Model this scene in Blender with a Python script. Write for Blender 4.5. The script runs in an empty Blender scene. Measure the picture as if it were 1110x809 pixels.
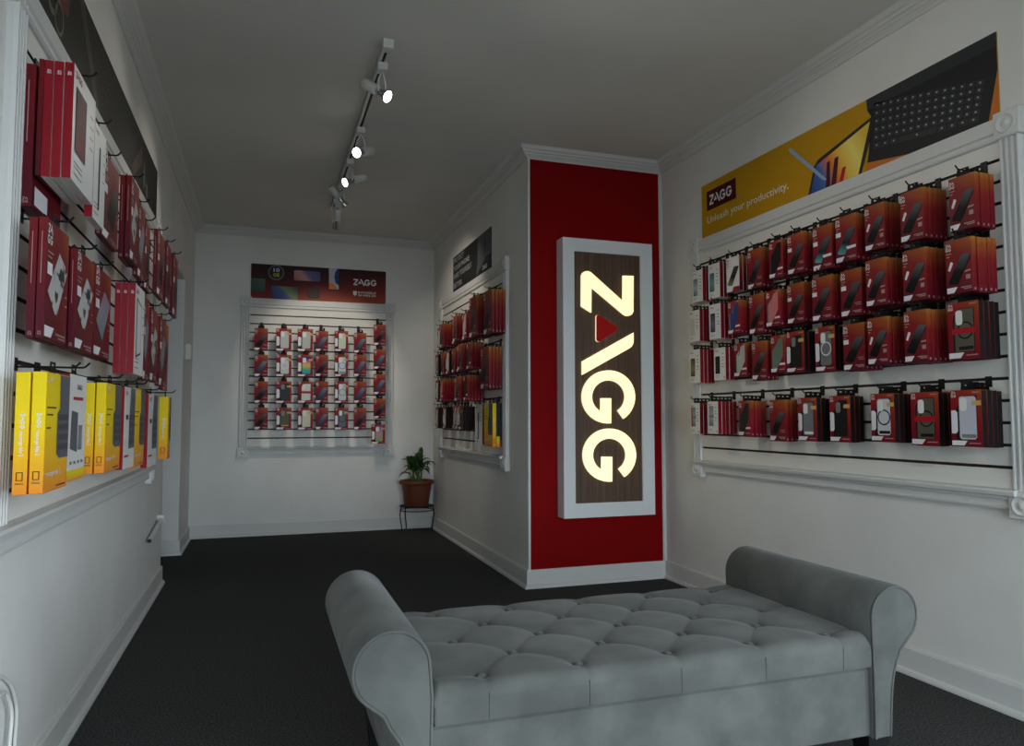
import bpy, math, random
from mathutils import Vector, Matrix
random.seed(7)
PI = math.pi
scn = bpy.context.scene
COL = scn.collection

# ------------------------------------------------------------------ materials
def lin(c):
    return tuple(((v / 12.92) if v <= 0.04045 else ((v + 0.055) / 1.055) ** 2.4) for v in c)
def rgb(r, g, b):
    return lin((r / 255, g / 255, b / 255)) + (1,)
MATS = {}
def mat(name, col=(0.5, 0.5, 0.5, 1), rough=0.5, metal=0.0, emit=None, estr=0.0, sheen=0.0, spec=0.25):
    if name in MATS: return MATS[name]
    m = bpy.data.materials.new(name); m.use_nodes = True
    b = m.node_tree.nodes['Principled BSDF']
    b.inputs['Base Color'].default_value = col
    b.inputs['Roughness'].default_value = rough
    b.inputs['Metallic'].default_value = metal
    b.inputs['Specular IOR Level'].default_value = spec
    if emit:
        b.inputs['Emission Color'].default_value = emit
        b.inputs['Emission Strength'].default_value = estr
    if sheen:
        b.inputs['Sheen Weight'].default_value = sheen
        b.inputs['Sheen Roughness'].default_value = 0.4
    MATS[name] = m
    return m
def N(m, t, **kw):
    n = m.node_tree.nodes.new(t)
    for k, v in kw.items():
        if k in n.inputs: n.inputs[k].default_value = v
        else: setattr(n, k, v)
    return n
def L_(m, a, b): m.node_tree.links.new(a, b)
def bsdf(m): return m.node_tree.nodes['Principled BSDF']
def ramp(m, stops):
    r = m.node_tree.nodes.new('ShaderNodeValToRGB')
    e = r.color_ramp.elements
    while len(e) < len(stops): e.new(0.5)
    for i, (p, c) in enumerate(stops):
        e[i].position = p; e[i].color = c
    return r
def noise_mat(name, c1, c2, scale, rough=0.9, bump=0.0, bscale=None, bdist=0.002, sheen=0.0, detail=4, coord='Object', spec=0.5):
    m = mat(name, c1, rough, sheen=sheen, spec=spec)
    tc = N(m, 'ShaderNodeTexCoord')
    n = N(m, 'ShaderNodeTexNoise', Scale=scale, Detail=detail)
    L_(m, tc.outputs[coord], n.inputs['Vector'])
    r = ramp(m, [(0.35, c1), (0.65, c2)])
    L_(m, n.outputs['Fac'], r.inputs['Fac'])
    L_(m, r.outputs['Color'], bsdf(m).inputs['Base Color'])
    if bump:
        n2 = N(m, 'ShaderNodeTexNoise', Scale=bscale or scale, Detail=5)
        L_(m, tc.outputs[coord], n2.inputs['Vector'])
        bp = N(m, 'ShaderNodeBump', Strength=bump, Distance=bdist)
        L_(m, n2.outputs['Fac'], bp.inputs['Height'])
        L_(m, bp.outputs['Normal'], bsdf(m).inputs['Normal'])
    return m
def grad_mat(name, stops, wx=0.0, wy=0.0, wz=1.0, off=0.0, rough=0.5, spec=0.2):
    """printed colour gradient across the thing's own bounding box"""
    m = mat(name, (0.5, 0.5, 0.5, 1), rough, spec=spec)
    tc = N(m, 'ShaderNodeTexCoord')
    sp = N(m, 'ShaderNodeSeparateXYZ')
    L_(m, tc.outputs['Generated'], sp.inputs[0])
    acc = None
    for ax, w in (('X', wx), ('Y', wy), ('Z', wz)):
        if not w: continue
        mu = N(m, 'ShaderNodeMath', operation='MULTIPLY_ADD')
        L_(m, sp.outputs[ax], mu.inputs[0]); mu.inputs[1].default_value = w
        if acc is None: mu.inputs[2].default_value = off
        else: L_(m, acc.outputs[0], mu.inputs[2])
        acc = mu
    r = ramp(m, stops)
    L_(m, acc.outputs[0], r.inputs['Fac'])
    L_(m, r.outputs['Color'], bsdf(m).inputs['Base Color'])
    return m

WALL = noise_mat('wall_paint', rgb(222, 220, 214), rgb(228, 226, 221), 3.0, 0.75, bump=0.35, bscale=14, bdist=0.006, spec=0.3)
CEIL = noise_mat('ceiling_paint', rgb(214, 212, 206), rgb(220, 218, 212), 1.5, 0.9, bump=0.2, bscale=6, bdist=0.01, spec=0.2)
TRIM = mat('trim_paint', rgb(212, 211, 207), 0.45)
SLAT = mat('slat_white', rgb(226, 223, 215), 0.45)
SLOT = mat('slot_dark', rgb(58, 44, 34), 0.8)  # brown board edges, with the shade inside the slots mixed into the colour
REDP = noise_mat('red_paint', rgb(128, 2, 4), rgb(133, 2, 5), 5, 0.6, bump=0.15, bscale=30, bdist=0.002, spec=0.08)
CARPET = noise_mat('carpet', rgb(48, 48, 48), rgb(86, 85, 84), 150, 1.0, bump=0.8, bscale=260, bdist=0.006, detail=3, spec=0.1)
BLACK = mat('black_plastic', rgb(17, 17, 18), 0.6, spec=0.25)
BLACKM = mat('black_metal', rgb(14, 14, 14), 0.5, spec=0.3)
CHROME = mat('chrome', rgb(190, 190, 192), 0.22, 1.0)
WHITEM = mat('white_enamel', rgb(214, 213, 208), 0.4)
WHITEP = mat('print_white', rgb(232, 230, 226), 0.5)
GREYP = mat('print_grey', rgb(128, 126, 126), 0.5)
DARKP = mat('print_dark', rgb(40, 38, 40), 0.5)
REDPR = mat('print_red', rgb(176, 20, 34), 0.5)
MAROON = mat('print_maroon', rgb(74, 14, 24), 0.5)
BEIGE = mat('print_beige', rgb(206, 170, 112), 0.5)
ORANGEP = mat('print_orange', rgb(232, 122, 52), 0.5)
BOXWHITE = mat('box_white', rgb(226, 224, 220), 0.4)
BOXRED = mat('box_red', rgb(140, 14, 30), 0.4)
BOXEDGE = mat('box_inner_edge', rgb(206, 196, 180), 0.6)
FACE = 'face'
GSM = grad_mat('protector_card', [(0.0, rgb(80, 14, 34)), (0.35, rgb(116, 16, 29)), (0.68, rgb(133, 28, 28)), (0.9, rgb(157, 77, 34)), (1.0, rgb(168, 112, 45))], wx=0.22, wz=0.80, off=-0.02)
GSM2 = grad_mat('protector_card_red', [(0.0, rgb(75, 16, 40)), (0.4, rgb(122, 14, 31)), (0.8, rgb(138, 24, 29)), (1.0, rgb(163, 89, 44))], wx=0.30, wz=0.70, off=0.0)
GSW = grad_mat('protector_card_side', [(0.0, rgb(66, 12, 28)), (0.4, rgb(109, 14, 26)), (0.75, rgb(142, 58, 31)), (1.0, rgb(161, 105, 47))], wz=1.0)
CCM = grad_mat('case_card', [(0.0, rgb(101, 12, 34)), (0.5, rgb(135, 17, 29)), (0.8, rgb(151, 45, 29)), (1.0, rgb(164, 80, 36))], wx=0.35, wz=0.62, off=0.02)
SCM = grad_mat('slim_case_card', [(0.0, rgb(87, 12, 42)), (0.45, rgb(138, 19, 39)), (0.8, rgb(150, 38, 36)), (1.0, rgb(168, 105, 49))], wx=0.32, wz=0.66, off=0.0)
TBM = grad_mat('tablet_card', [(0.0, rgb(81, 17, 33)), (0.4, rgb(109, 19, 28)), (0.75, rgb(123, 30, 28)), (1.0, rgb(155, 80, 40))], wx=0.42, wz=0.6, off=-0.04)
TBO = grad_mat('tablet_card_orange', [(0.0, rgb(138, 28, 26)), (1.0, rgb(168, 98, 36))], wx=0.3, wz=0.7)
YBM = grad_mat('yellow_card', [(0.0, rgb(236, 140, 44)), (0.3, rgb(242, 184, 26)), (0.62, rgb(244, 210, 22)), (1.0, rgb(240, 208, 24))], wz=1.0)
def phone_mat(name, a, b, c):
    return grad_mat(name, [(0.0, a), (0.45, b), (1.0, c)], wx=0.15, wz=0.85, rough=0.5, spec=0.12)
PH = {
 'black': phone_mat('phone_print', rgb(14, 14, 16), rgb(26, 26, 28), rgb(96, 96, 98)),
 'teal': phone_mat('phone_print_teal', rgb(96, 170, 172), rgb(24, 30, 32), rgb(92, 94, 96)),
 'blue': phone_mat('phone_print_blue', rgb(36, 48, 66), rgb(70, 84, 104), rgb(120, 134, 150)),
 'gold': phone_mat('phone_print_gold', rgb(148, 130, 78), rgb(26, 24, 24), rgb(70, 68, 66)),
 'plain': mat('phone_print_pale', rgb(198, 196, 192), 0.4),
 'purple': phone_mat('phone_print_purple', rgb(34, 26, 40), rgb(120, 100, 132), rgb(26, 24, 30)),
 'dark': phone_mat('phone_print_dark', rgb(30, 22, 22), rgb(44, 36, 34), rgb(24, 20, 22)),
 'bluesky': phone_mat('phone_print_sky', rgb(70, 86, 110), rgb(176, 186, 190), rgb(60, 96, 140)),
 'tealsky': phone_mat('phone_print_sea', rgb(30, 90, 106), rgb(110, 150, 158), rgb(40, 104, 130)),
 'goldwb': phone_mat('phone_print_sand', rgb(40, 34, 22), rgb(150, 128, 76), rgb(48, 42, 28)),
 'maroon': phone_mat('tablet_print_dusk', rgb(120, 30, 60), rgb(90, 24, 26), rgb(70, 44, 48)),
 'lilac': phone_mat('tablet_print_lilac', rgb(88, 128, 128), rgb(140, 140, 148), rgb(150, 120, 132)),
 'cables': phone_mat('cable_window', rgb(90, 100, 108), rgb(168, 172, 172), rgb(120, 136, 144)),
}
# a paper with a hand-drawn black pattern, printed on the tablet boxes
PAT = mat('tablet_print_drawing', rgb(200, 198, 194), 0.4)
_tc = N(PAT, 'ShaderNodeTexCoord'); _n = N(PAT, 'ShaderNodeTexNoise', Scale=26.0, Detail=1.0)
L_(PAT, _tc.outputs['Object'], _n.inputs['Vector'])
_r = ramp(PAT, [(0.43, rgb(46, 46, 48)), (0.49, rgb(190, 188, 184))]); L_(PAT, _n.outputs['Fac'], _r.inputs['Fac'])
L_(PAT, _r.outputs['Color'], bsdf(PAT).inputs['Base Color'])
CASEC = {'black': rgb(22, 22, 23), 'blue': rgb(34, 58, 112), 'pink': rgb(206, 122, 122), 'green': rgb(104, 122, 104), 'clear': rgb(186, 186, 182),
 'grey': rgb(120, 121, 124), 'greyring': rgb(116, 117, 119), 'olive': rgb(88, 86, 72), 'whitering': rgb(206, 206, 208), 'lilac': rgb(196, 196, 206),
 'silver': rgb(190, 192, 190), 'irid': rgb(204, 204, 206), 'army': rgb(74, 80, 40), 'cream': rgb(212, 204, 178), 'pale': rgb(206, 210, 190), 'bluering': rgb(206, 214, 218),
 'clearring': rgb(200, 204, 204), 'darkring': rgb(92, 96, 102), 'white': rgb(214, 212, 206)}
CASEM = {k: mat('case_' + k, v, 0.4) for k, v in CASEC.items()}
CASEM['rainbow'] = grad_mat('case_rainbow', [(0.0, rgb(60, 150, 190)), (0.3, rgb(90, 180, 130)), (0.5, rgb(230, 190, 80)), (0.72, rgb(220, 110, 150)), (0.8, rgb(120, 60, 170)), (1.0, rgb(60, 30, 90))], wz=1.0)
CASEM['aurora'] = grad_mat('case_aurora', [(0.0, rgb(140, 170, 90)), (0.5, rgb(190, 150, 150)), (1.0, rgb(130, 100, 180))], wz=1.0)
WOOD = mat('sign_wood', rgb(66, 50, 38), 0.5)
_tc = N(WOOD, 'ShaderNodeTexCoord'); _mp = N(WOOD, 'ShaderNodeMapping'); _mp.inputs['Scale'].default_value = (90, 90, 1.6)
_n = N(WOOD, 'ShaderNodeTexNoise', Scale=1.0, Detail=6.0)
L_(WOOD, _tc.outputs['Object'], _mp.inputs[0]); L_(WOOD, _mp.outputs[0], _n.inputs['Vector'])
_r = ramp(WOOD, [(0.3, rgb(74, 56, 44)), (0.7, rgb(108, 86, 68))]); L_(WOOD, _n.outputs['Fac'], _r.inputs['Fac'])
L_(WOOD, _r.outputs['Color'], bsdf(WOOD).inputs['Base Color'])
GLOW = mat('sign_glow', rgb(255, 240, 190), 0.5, emit=lin((1.0, 0.94, 0.75)) + (1,), estr=0.90)
SIGNRED = mat('sign_red', rgb(150, 4, 7), 0.5, emit=rgb(150, 0, 0), estr=0.18)
LAMP = mat('lamp_glow', (1, 1, 1, 1), 0.5, emit=(1.0, 0.95, 0.85, 1), estr=14.0)
LENSD = mat('lamp_lens', rgb(150, 150, 146), 0.15)
VELVET = noise_mat('grey_velvet', rgb(80, 81, 78), rgb(98, 99, 95), 7, 0.85, bump=0.15, bscale=120, bdist=0.001, sheen=0.14, spec=0.12)
TERRA = noise_mat('terracotta_plastic', rgb(104, 52, 28), rgb(112, 57, 31), 6, 0.55)
SOIL = noise_mat('soil', rgb(42, 32, 24), rgb(60, 46, 34), 60, 1.0, bump=0.8)
LEAF = noise_mat('leaf_green', rgb(38, 66, 28), rgb(52, 88, 36), 12, 0.4)
STALK = mat('stalk_green', rgb(84, 112, 52), 0.5)

# ------------------------------------------------------------------ mesh builder
class MB:
    def __init__(s): s.v = []; s.f = []; s.m = []; s.sm = []
    def add(s, vs, fs, mi=0, smooth=False):
        o = len(s.v); s.v += [tuple(p) for p in vs]
        for f in fs: s.f.append(tuple(i + o for i in f)); s.m.append(mi); s.sm.append(smooth)
    def box(s, x0, x1, y0, y1, z0, z1, mi=0):
        v = [(x0, y0, z0), (x1, y0, z0), (x1, y1, z0), (x0, y1, z0), (x0, y0, z1), (x1, y0, z1), (x1, y1, z1), (x0, y1, z1)]
        s.add(v, [(0, 3, 2, 1), (4, 5, 6, 7), (0, 1, 5, 4), (1, 2, 6, 5), (2, 3, 7, 6), (3, 0, 4, 7)], mi)
    def pbox(s, x0, x1, y0, y1, z0, z1, mf=0, ms=0, mt=None):
        """box whose front (-y) and back carry mf and whose four sides carry ms"""
        v = [(x0, y0, z0), (x1, y0, z0), (x1, y1, z0), (x0, y1, z0), (x0, y0, z1), (x1, y0, z1), (x1, y1, z1), (x0, y1, z1)]
        s.add(v, [(0, 1, 5, 4), (2, 3, 7, 6)], mf)
        s.add(v, [(0, 3, 2, 1), (4, 5, 6, 7)], ms if mt is None else mt); s.add(v, [(1, 2, 6, 5), (3, 0, 4, 7)], ms)
    def cbox(s, x0, x1, y0, y1, z0, z1, c=0.002, mi=0):
        """box with chamfered edges"""
        def ring(z, d): return [(x0 + d, y0, z), (x1 - d, y0, z), (x1, y0 + d, z), (x1, y1 - d, z), (x1 - d, y1, z), (x0 + d, y1, z), (x0, y1 - d, z), (x0, y0 + d, z)]
        def ringi(z): return [(min(max(p[0], x0 + c), x1 - c), min(max(p[1], y0 + c), y1 - c), z) for p in ring(z, c)]
        vs = ringi(z0) + ring(z0 + c, c) + ring(z1 - c, c) + ringi(z1)
        fs = [tuple(reversed(range(8)))] + [tuple(range(24, 32))]
        for k in range(3):
            for i in range(8):
                j = (i + 1) % 8
                fs.append((k * 8 + i, k * 8 + j, k * 8 + 8 + j, k * 8 + 8 + i))
        s.add(vs, fs, mi)
    def prism(s, pts, y0, y1, mi=0, ms=None):
        """outline in (x,z), counter-clockwise seen from -y, from y0 (front) to y1 (back)"""
        n = len(pts)
        a = sum(pts[i][0] * pts[(i + 1) % n][1] - pts[(i + 1) % n][0] * pts[i][1] for i in range(n))
        if a < 0: pts = pts[::-1]
        v = [(x, y0, z) for x, z in pts] + [(x, y1, z) for x, z in pts]
        s.add(v, [tuple(range(n)), tuple(reversed(range(n, 2 * n)))], mi)
        s.add(v, [((i + 1) % n, i, n + i, n + (i + 1) % n) for i in range(n)], mi if ms is None else ms)
    def flat(s, pts, y, mi=0):
        n = len(pts)
        a = sum(pts[i][0] * pts[(i + 1) % n][1] - pts[(i + 1) % n][0] * pts[i][1] for i in range(n))
        if a < 0: pts = pts[::-1]
        s.add([(x, y, z) for x, z in pts], [tuple(range(n))], mi)
    def tube(s, path, r, n=8, mi=0, caps=True, smooth=True):
        path = [Vector(p) for p in path]
        rs = r if isinstance(r, (list, tuple)) else [r] * len(path)
        vs = []; fs = []; up = None
        for i, p in enumerate(path):
            t = (path[min(i + 1, len(path) - 1)] - path[max(i - 1, 0)]).normalized()
            if up is None: up = Vector((0, 0, 1)) if abs(t.z) < 0.9 else Vector((1, 0, 0))
            a = t.cross(up).normalized(); b = a.cross(t).normalized(); up = b
            for k in range(n):
                an = 2 * PI * k / n
                vs.append(p + (a * math.cos(an) + b * math.sin(an)) * rs[i])
        for i in range(len(path) - 1):
            for k in range(n):
                l = (k + 1) % n
                fs.append((i * n + k, i * n + l, (i + 1) * n + l, (i + 1) * n + k))
        s.add(vs, fs, mi, smooth)
        if caps:
            s.add(vs[:n], [tuple(reversed(range(n)))], mi); s.add(vs[-n:], [tuple(range(n))], mi)
    def lathe(s, prof, c=(0, 0, 0), n=32, mi=0, axis=None, smooth=True, caps=False):
        """profile (r, h) turned about axis (default z)"""
        ax = Vector(axis).normalized() if axis else Vector((0, 0, 1))
        a = ax.cross(Vector((0, 0, 1)) if abs(ax.z) < 0.9 else Vector((1, 0, 0))).normalized(); b = ax.cross(a).normalized()
        c = Vector(c); vs = []; fs = []
        for r, h in prof:
            for k in range(n):
                an = 2 * PI * k / n
                vs.append(c + ax * h + (a * math.cos(an) + b * math.sin(an)) * r)
        for i in range(len(prof) - 1):
            for k in range(n):
                l = (k + 1) % n
                fs.append((i * n + k, i * n + l, (i + 1) * n + l, (i + 1) * n + k))
        s.add(vs, fs, mi, smooth)
        if caps:
            s.add(vs[:n], [tuple(reversed(range(n)))], mi); s.add(vs[-n:], [tuple(range(n))], mi)
    def mesh(s, name, mats):
        me = bpy.data.meshes.new(name); me.from_pydata(s.v, [], s.f)
        for m in (mats if isinstance(mats, (list, tuple)) else [mats]): me.materials.append(m)
        me.polygons.foreach_set('material_index', s.m); me.polygons.foreach_set('use_smooth', s.sm)
        me.update(); return me
    def build(s, name, mats, parent=None, loc=None, rz=0.0):
        return link(name, s.mesh(name, mats), parent, loc, rz)
def link(name, me, parent=None, loc=None, rz=0.0):
    o = bpy.data.objects.new(name, me); COL.objects.link(o)
    if parent is not None: o.parent = parent
    if loc is not None: o.location = loc
    if rz: o.rotation_euler = (0, 0, rz)
    return o
def empty(name, loc=(0, 0, 0), rz=0.0):
    o = bpy.data.objects.new(name, None); COL.objects.link(o); o.location = loc; o.rotation_euler = (0, 0, rz); o.empty_display_size = 0.05
    return o
def tag(o, label, cat, group=None, kind=None):
    o['label'] = label; o['category'] = cat
    if group: o['group'] = group
    if kind: o['kind'] = kind
    return o
def fix_normals(o):
    import bmesh
    bm = bmesh.new(); bm.from_mesh(o.data); bmesh.ops.recalc_face_normals(bm, faces=bm.faces); bm.to_mesh(o.data); bm.free()
# lettering: flat printed text, laid on a face
_txt = {}
def text_shape(st):
    if st in _txt: return _txt[st]
    cu = bpy.data.curves.new('lettering', 'FONT'); cu.body = st; cu.size = 1.0; cu.resolution_u = 2; cu.offset = 0.012
    ob = bpy.data.objects.new('lettering', cu); COL.objects.link(ob)
    dg = bpy.context.evaluated_depsgraph_get(); dg.update()
    me = bpy.data.meshes.new_from_object(ob.evaluated_get(dg))
    v = [(p.co.x, p.co.y) for p in me.vertices]; f = [tuple(p.vertices) for p in me.polygons]
    bpy.data.objects.remove(ob); bpy.data.curves.remove(cu); bpy.data.meshes.remove(me)
    x0 = min(p[0] for p in v); x1 = max(p[0] for p in v)
    v = [(x - x0, y) for x, y in v]
    _txt[st] = (v, f, x1 - x0); return _txt[st]
def text_on(mb, st, o, ex, ey, height, width=None, mi=0):
    """o: start of the baseline, ex/ey: reading and up directions, height: of a capital"""
    v, f, w = text_shape(st)
    sy = height / 0.70; sx = (width / w) if width else sy
    o = Vector(o); ex = Vector(ex); ey = Vector(ey)
    mb.add([o + ex * (x * sx) + ey * (y * sy) for x, y in v], f, mi)
SIGN_Z= [(1.8046, 1.6744), (1.8709, 1.6387), (1.8731, 1.7938), (2.0857, 1.6393), (2.1009, 1.6317), (2.1161, 1.6296), (2.1335, 1.6332), (2.1479, 1.643), (2.1563, 1.6591), (2.1601, 1.8816), (2.0864, 1.8789), (2.0846, 1.7201), (1.8729, 1.8838), (1.8582, 1.8911), (1.8434, 1.892), (1.8286, 1.8883), (1.8158, 1.8793), (1.8069, 1.8642)]
SIGN_T= [(1.9023, 1.6157), (1.9073, 1.624), (1.9162, 1.6281), (1.9261, 1.6258), (2.0354, 1.5639), (2.0423, 1.5551), (2.0442, 1.546), (2.0411, 1.5386), (2.033, 1.531), (1.9306, 1.4675), (1.9197, 1.4626), (1.9088, 1.4649), (1.901, 1.4737)]
SIGN_A= [(1.808, 1.3409), (1.8074, 1.2597), (2.127, 1.43), (2.1414, 1.4414), (2.1507, 1.4545), (2.155, 1.4694), (2.1557, 1.5273)]
SIGN_G1= [(2.0807, 0.9962), (2.1013, 1.0107), (2.1195, 1.0278), (2.1349, 1.0471), (2.147, 1.0682), (2.1556, 1.0906), (2.1606, 1.1139), (2.1617, 1.1375), (2.159, 1.161), (2.1526, 1.1838), (2.1426, 1.2054), (2.1291, 1.2254), (2.1126, 1.2434), (2.0933, 1.2589), (2.0716, 1.2717), (2.0482, 1.2814), (2.0234, 1.2879), (1.9978, 1.291), (1.972, 1.2908), (1.9464, 1.2872), (1.9217, 1.2803), (1.8982, 1.2704), (1.8766, 1.2575), (1.8573, 1.242), (1.8405, 1.2242), (1.8267, 1.2046), (1.8161, 1.1834), (1.809, 1.1611), (1.8054, 1.1382), (1.8054, 1.1152), (1.8091, 1.0925), (1.8163, 1.0705), (1.8269, 1.0497), (1.8407, 1.0306), (1.8574, 1.0134), (1.8767, 0.9987), (1.8982, 0.9866), (1.9216, 0.9774), (1.9462, 0.9713), (1.9716, 0.9686), (1.9974, 0.9692), (1.9989, 1.1215), (1.9295, 1.121), (1.9288, 1.0413), (1.9168, 1.048), (1.9058, 1.0561), (1.8962, 1.0654), (1.8879, 1.0758), (1.8813, 1.0871), (1.8763, 1.0991), (1.8731, 1.1116), (1.8717, 1.1244), (1.8721, 1.1373), (1.8744, 1.15), (1.8784, 1.1624), (1.8842, 1.1743), (1.8916, 1.1855), (1.9006, 1.1957), (1.9109, 1.2048), (1.9224, 1.2127), (1.9349, 1.2192), (1.9482, 1.2241), (1.9621, 1.2275), (1.9764, 1.2293), (1.9908, 1.2293), (2.005, 1.2277), (2.0188, 1.2243), (2.0321, 1.2194), (2.0445, 1.2129), (2.0558, 1.205), (2.0659, 1.1958), (2.0745, 1.1855), (2.0816, 1.1742), (2.0869, 1.1621), (2.0904, 1.1495), (2.0921, 1.1365), (2.0919, 1.1234), (2.0898, 1.1104), (2.0858, 1.0978), (2.0801, 1.0857), (2.0727, 1.0744), (2.0637, 1.064), (2.0534, 1.0548), (2.0418, 1.0468)]
SIGN_G2= [(2.0841, 0.6437), (2.1046, 0.6577), (2.1226, 0.6743), (2.1377, 0.693), (2.1496, 0.7137), (2.1581, 0.7357), (2.1628, 0.7586), (2.1638, 0.782), (2.161, 0.8053), (2.1545, 0.828), (2.1444, 0.8496), (2.1309, 0.8697), (2.1143, 0.8878), (2.095, 0.9036), (2.0734, 0.9166), (2.05, 0.9267), (2.0253, 0.9337), (1.9999, 0.9374), (1.9741, 0.9377), (1.9487, 0.9346), (1.9241, 0.9284), (1.9009, 0.919), (1.8795, 0.9067), (1.8603, 0.8918), (1.8437, 0.8745), (1.83, 0.8554), (1.8196, 0.8346), (1.8126, 0.8127), (1.8091, 0.7902), (1.8092, 0.7674), (1.8129, 0.7448), (1.8202, 0.7229), (1.8308, 0.7021), (1.8446, 0.6828), (1.8613, 0.6655), (1.8806, 0.6504), (1.9021, 0.638), (1.9253, 0.6284), (1.9498, 0.6218), (1.9751, 0.6185), (2.0007, 0.6185), (2.0023, 0.7676), (1.9322, 0.7688), (1.9315, 0.6919), (1.9195, 0.6989), (1.9087, 0.7073), (1.8991, 0.7168), (1.891, 0.7273), (1.8845, 0.7387), (1.8796, 0.7507), (1.8764, 0.7632), (1.8751, 0.7759), (1.8756, 0.7887), (1.878, 0.8012), (1.8821, 0.8134), (1.8879, 0.825), (1.8954, 0.8358), (1.9043, 0.8457), (1.9147, 0.8544), (1.9262, 0.8619), (1.9387, 0.8679), (1.952, 0.8724), (1.9659, 0.8754), (1.9801, 0.8766), (1.9944, 0.8762), (2.0085, 0.8742), (2.0223, 0.8705), (2.0355, 0.8652), (2.0478, 0.8584), (2.059, 0.8502), (2.0689, 0.8407), (2.0775, 0.8302), (2.0844, 0.8188), (2.0896, 0.8067), (2.0931, 0.7941), (2.0946, 0.7812), (2.0943, 0.7682), (2.0921, 0.7554), (2.0881, 0.743), (2.0823, 0.7312), (2.0748, 0.7202), (2.0658, 0.7102), (2.0554, 0.7014), (2.0438, 0.6938)]
# ------------------------------------------------------------------ lettering of the shop's logo, shared by sign and prints
_H = 0.354
def _norm(pts, step=1):
    return [((1.892 - z) / _H, (x - 1.807) / _H) for x, z in pts[::step]]
def _gsub(pts): return pts[:41:4] + pts[41:43] + pts[43::4]
LOGO = [_norm(SIGN_Z), _norm(SIGN_T), _norm(SIGN_A), _norm(_gsub(SIGN_G1)), _norm(_gsub(SIGN_G2))]
from mathutils.geometry import tessellate_polygon
def poly_on(mb, pts, o, ex, ey, mi=0):
    """a flat printed shape with outline pts in the (ex, ey) plane at o"""
    o = Vector(o); ex = Vector(ex); ey = Vector(ey)
    tri = tessellate_polygon([[Vector((a, b, 0)) for a, b in pts]])
    nrm = ex.cross(ey)
    vs = [o + ex * a + ey * b for a, b in pts]
    fs = []
    for t in tri:
        n = (vs[t[1]] - vs[t[0]]).cross(vs[t[2]] - vs[t[0]])
        fs.append(tuple(t) if n.dot(nrm) >= 0 else tuple(reversed(t)))
    mb.add(vs, fs, mi)
def logo_on(mb, o, ex, ey, height, mi=0, parts=(0, 1, 2, 3, 4), shift=0.0):
    for i in parts: poly_on(mb, [((a - shift) * height, b * height) for a, b in LOGO[i]], o, ex, ey, mi)
def stacked_logo(mb, o, ex, ey, h, mi=0):
    """the logo on two lines: two letters above two letters; o is the lower left corner"""
    o = Vector(o); ex = Vector(ex); ey = Vector(ey)
    logo_on(mb, o + ey * (h * 1.16), ex, ey, h, mi, (0, 1, 2), 0.0)
    logo_on(mb, o, ex, ey, h, mi, (3, 4), 1.83)
EX, EZ = Vector((1, 0, 0)), Vector((0, 0, 1))

# ------------------------------------------------------------------ the room
XL, XR, XC, YC, YB, YF, ZC = -0.5755, 2.4229, 1.4994, 4.1329, 6.7158, -1.7, 2.65
JN, JF, ZH = 4.975, 5.962, 2.042            # the doorway in one wall: near side, far side, head
def struct(o, label, cat): return tag(o, label, cat, kind='structure')
m = MB(); m.box(-2.2, XR + 0.15, YF - 0.15, YB + 0.15, -0.06, 0.0)
struct(m.build('floor', CARPET), 'charcoal carpet floor running through the whole shop', 'floor')
m = MB(); m.box(-2.2, XR + 0.15, YF - 0.15, YB + 0.15, ZC, ZC + 0.08)
struct(m.build('ceiling', CEIL), 'plain off-white plaster ceiling above the shop', 'ceiling')
def extrude_x(pts, x0, x1):
    """outline in (y,z) pushed along x"""
    m = MB(); n = len(pts)
    tri = tessellate_polygon([[Vector((a, b, 0)) for a, b in pts]])
    v = [(x0, a, b) for a, b in pts] + [(x1, a, b) for a, b in pts]
    m.add(v, [t for t in tri] + [tuple(i + n for i in reversed(t)) for t in tri] + [(i, (i + 1) % n, n + (i + 1) % n, n + i) for i in range(n)])
    return m
o = extrude_x([(YF, 0), (JN, 0), (JN, ZH), (JF, ZH), (JF, 0), (YB + 0.1, 0), (YB + 0.1, ZC), (YF, ZC)], XL - 0.26, XL).build('wall_left', WALL); fix_normals(o)
struct(o, 'white plaster wall with a doorway opening near its far end', 'wall')
m = MB(); m.box(XL - 0.26, XC + 0.2, YB, YB + 0.12, 0, ZC)
struct(m.build('wall_back', WALL), 'white plaster wall at the far end, behind the potted plant', 'wall')
m = MB(); m.box(XC, XR + 0.12, YC, YB + 0.12, 0, ZC)
struct(m.build('wall_center', WALL), 'white plaster block of wall whose end carries the red panel', 'wall')
SY0, SY1 = -1.2, 0.55
m = MB(); m.box(XR, XR + 0.12, SY1, YC + 0.1, 0, ZC); m.box(XR, XR + 0.12, YF, SY0, 0, ZC); m.box(XR, XR + 0.12, SY0, SY1, 0, 0.15); m.box(XR, XR + 0.12, SY0, SY1, 2.05, ZC)
struct(m.build('wall_right', WALL), 'white textured plaster wall behind the bench', 'wall')
m = MB(); m.box(XC + 0.013, XR - 0.024, YC - 0.004, YC, 0.10, 2.59)
struct(m.build('wall_accent', REDP), 'flat bright red panel of wall behind the glowing sign', 'wall')
m = MB(); m.box(XC - 0.002, XC + 0.013, YC - 0.007, YC + 0.012, 0.0, 2.59)
struct(m.build('trim_1', TRIM), 'thin white corner bead beside the red panel', 'trim')
m = MB(); m.box(XR - 0.024, XR, YC - 0.010, YC, 0.1, 2.59); m.box(XR - 0.018, XR - 0.006, YC - 0.014, YC, 0.1, 2.59)
struct(m.build('trim_2', TRIM), 'narrow white strip closing the inner corner of the red panel', 'trim')
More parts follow.
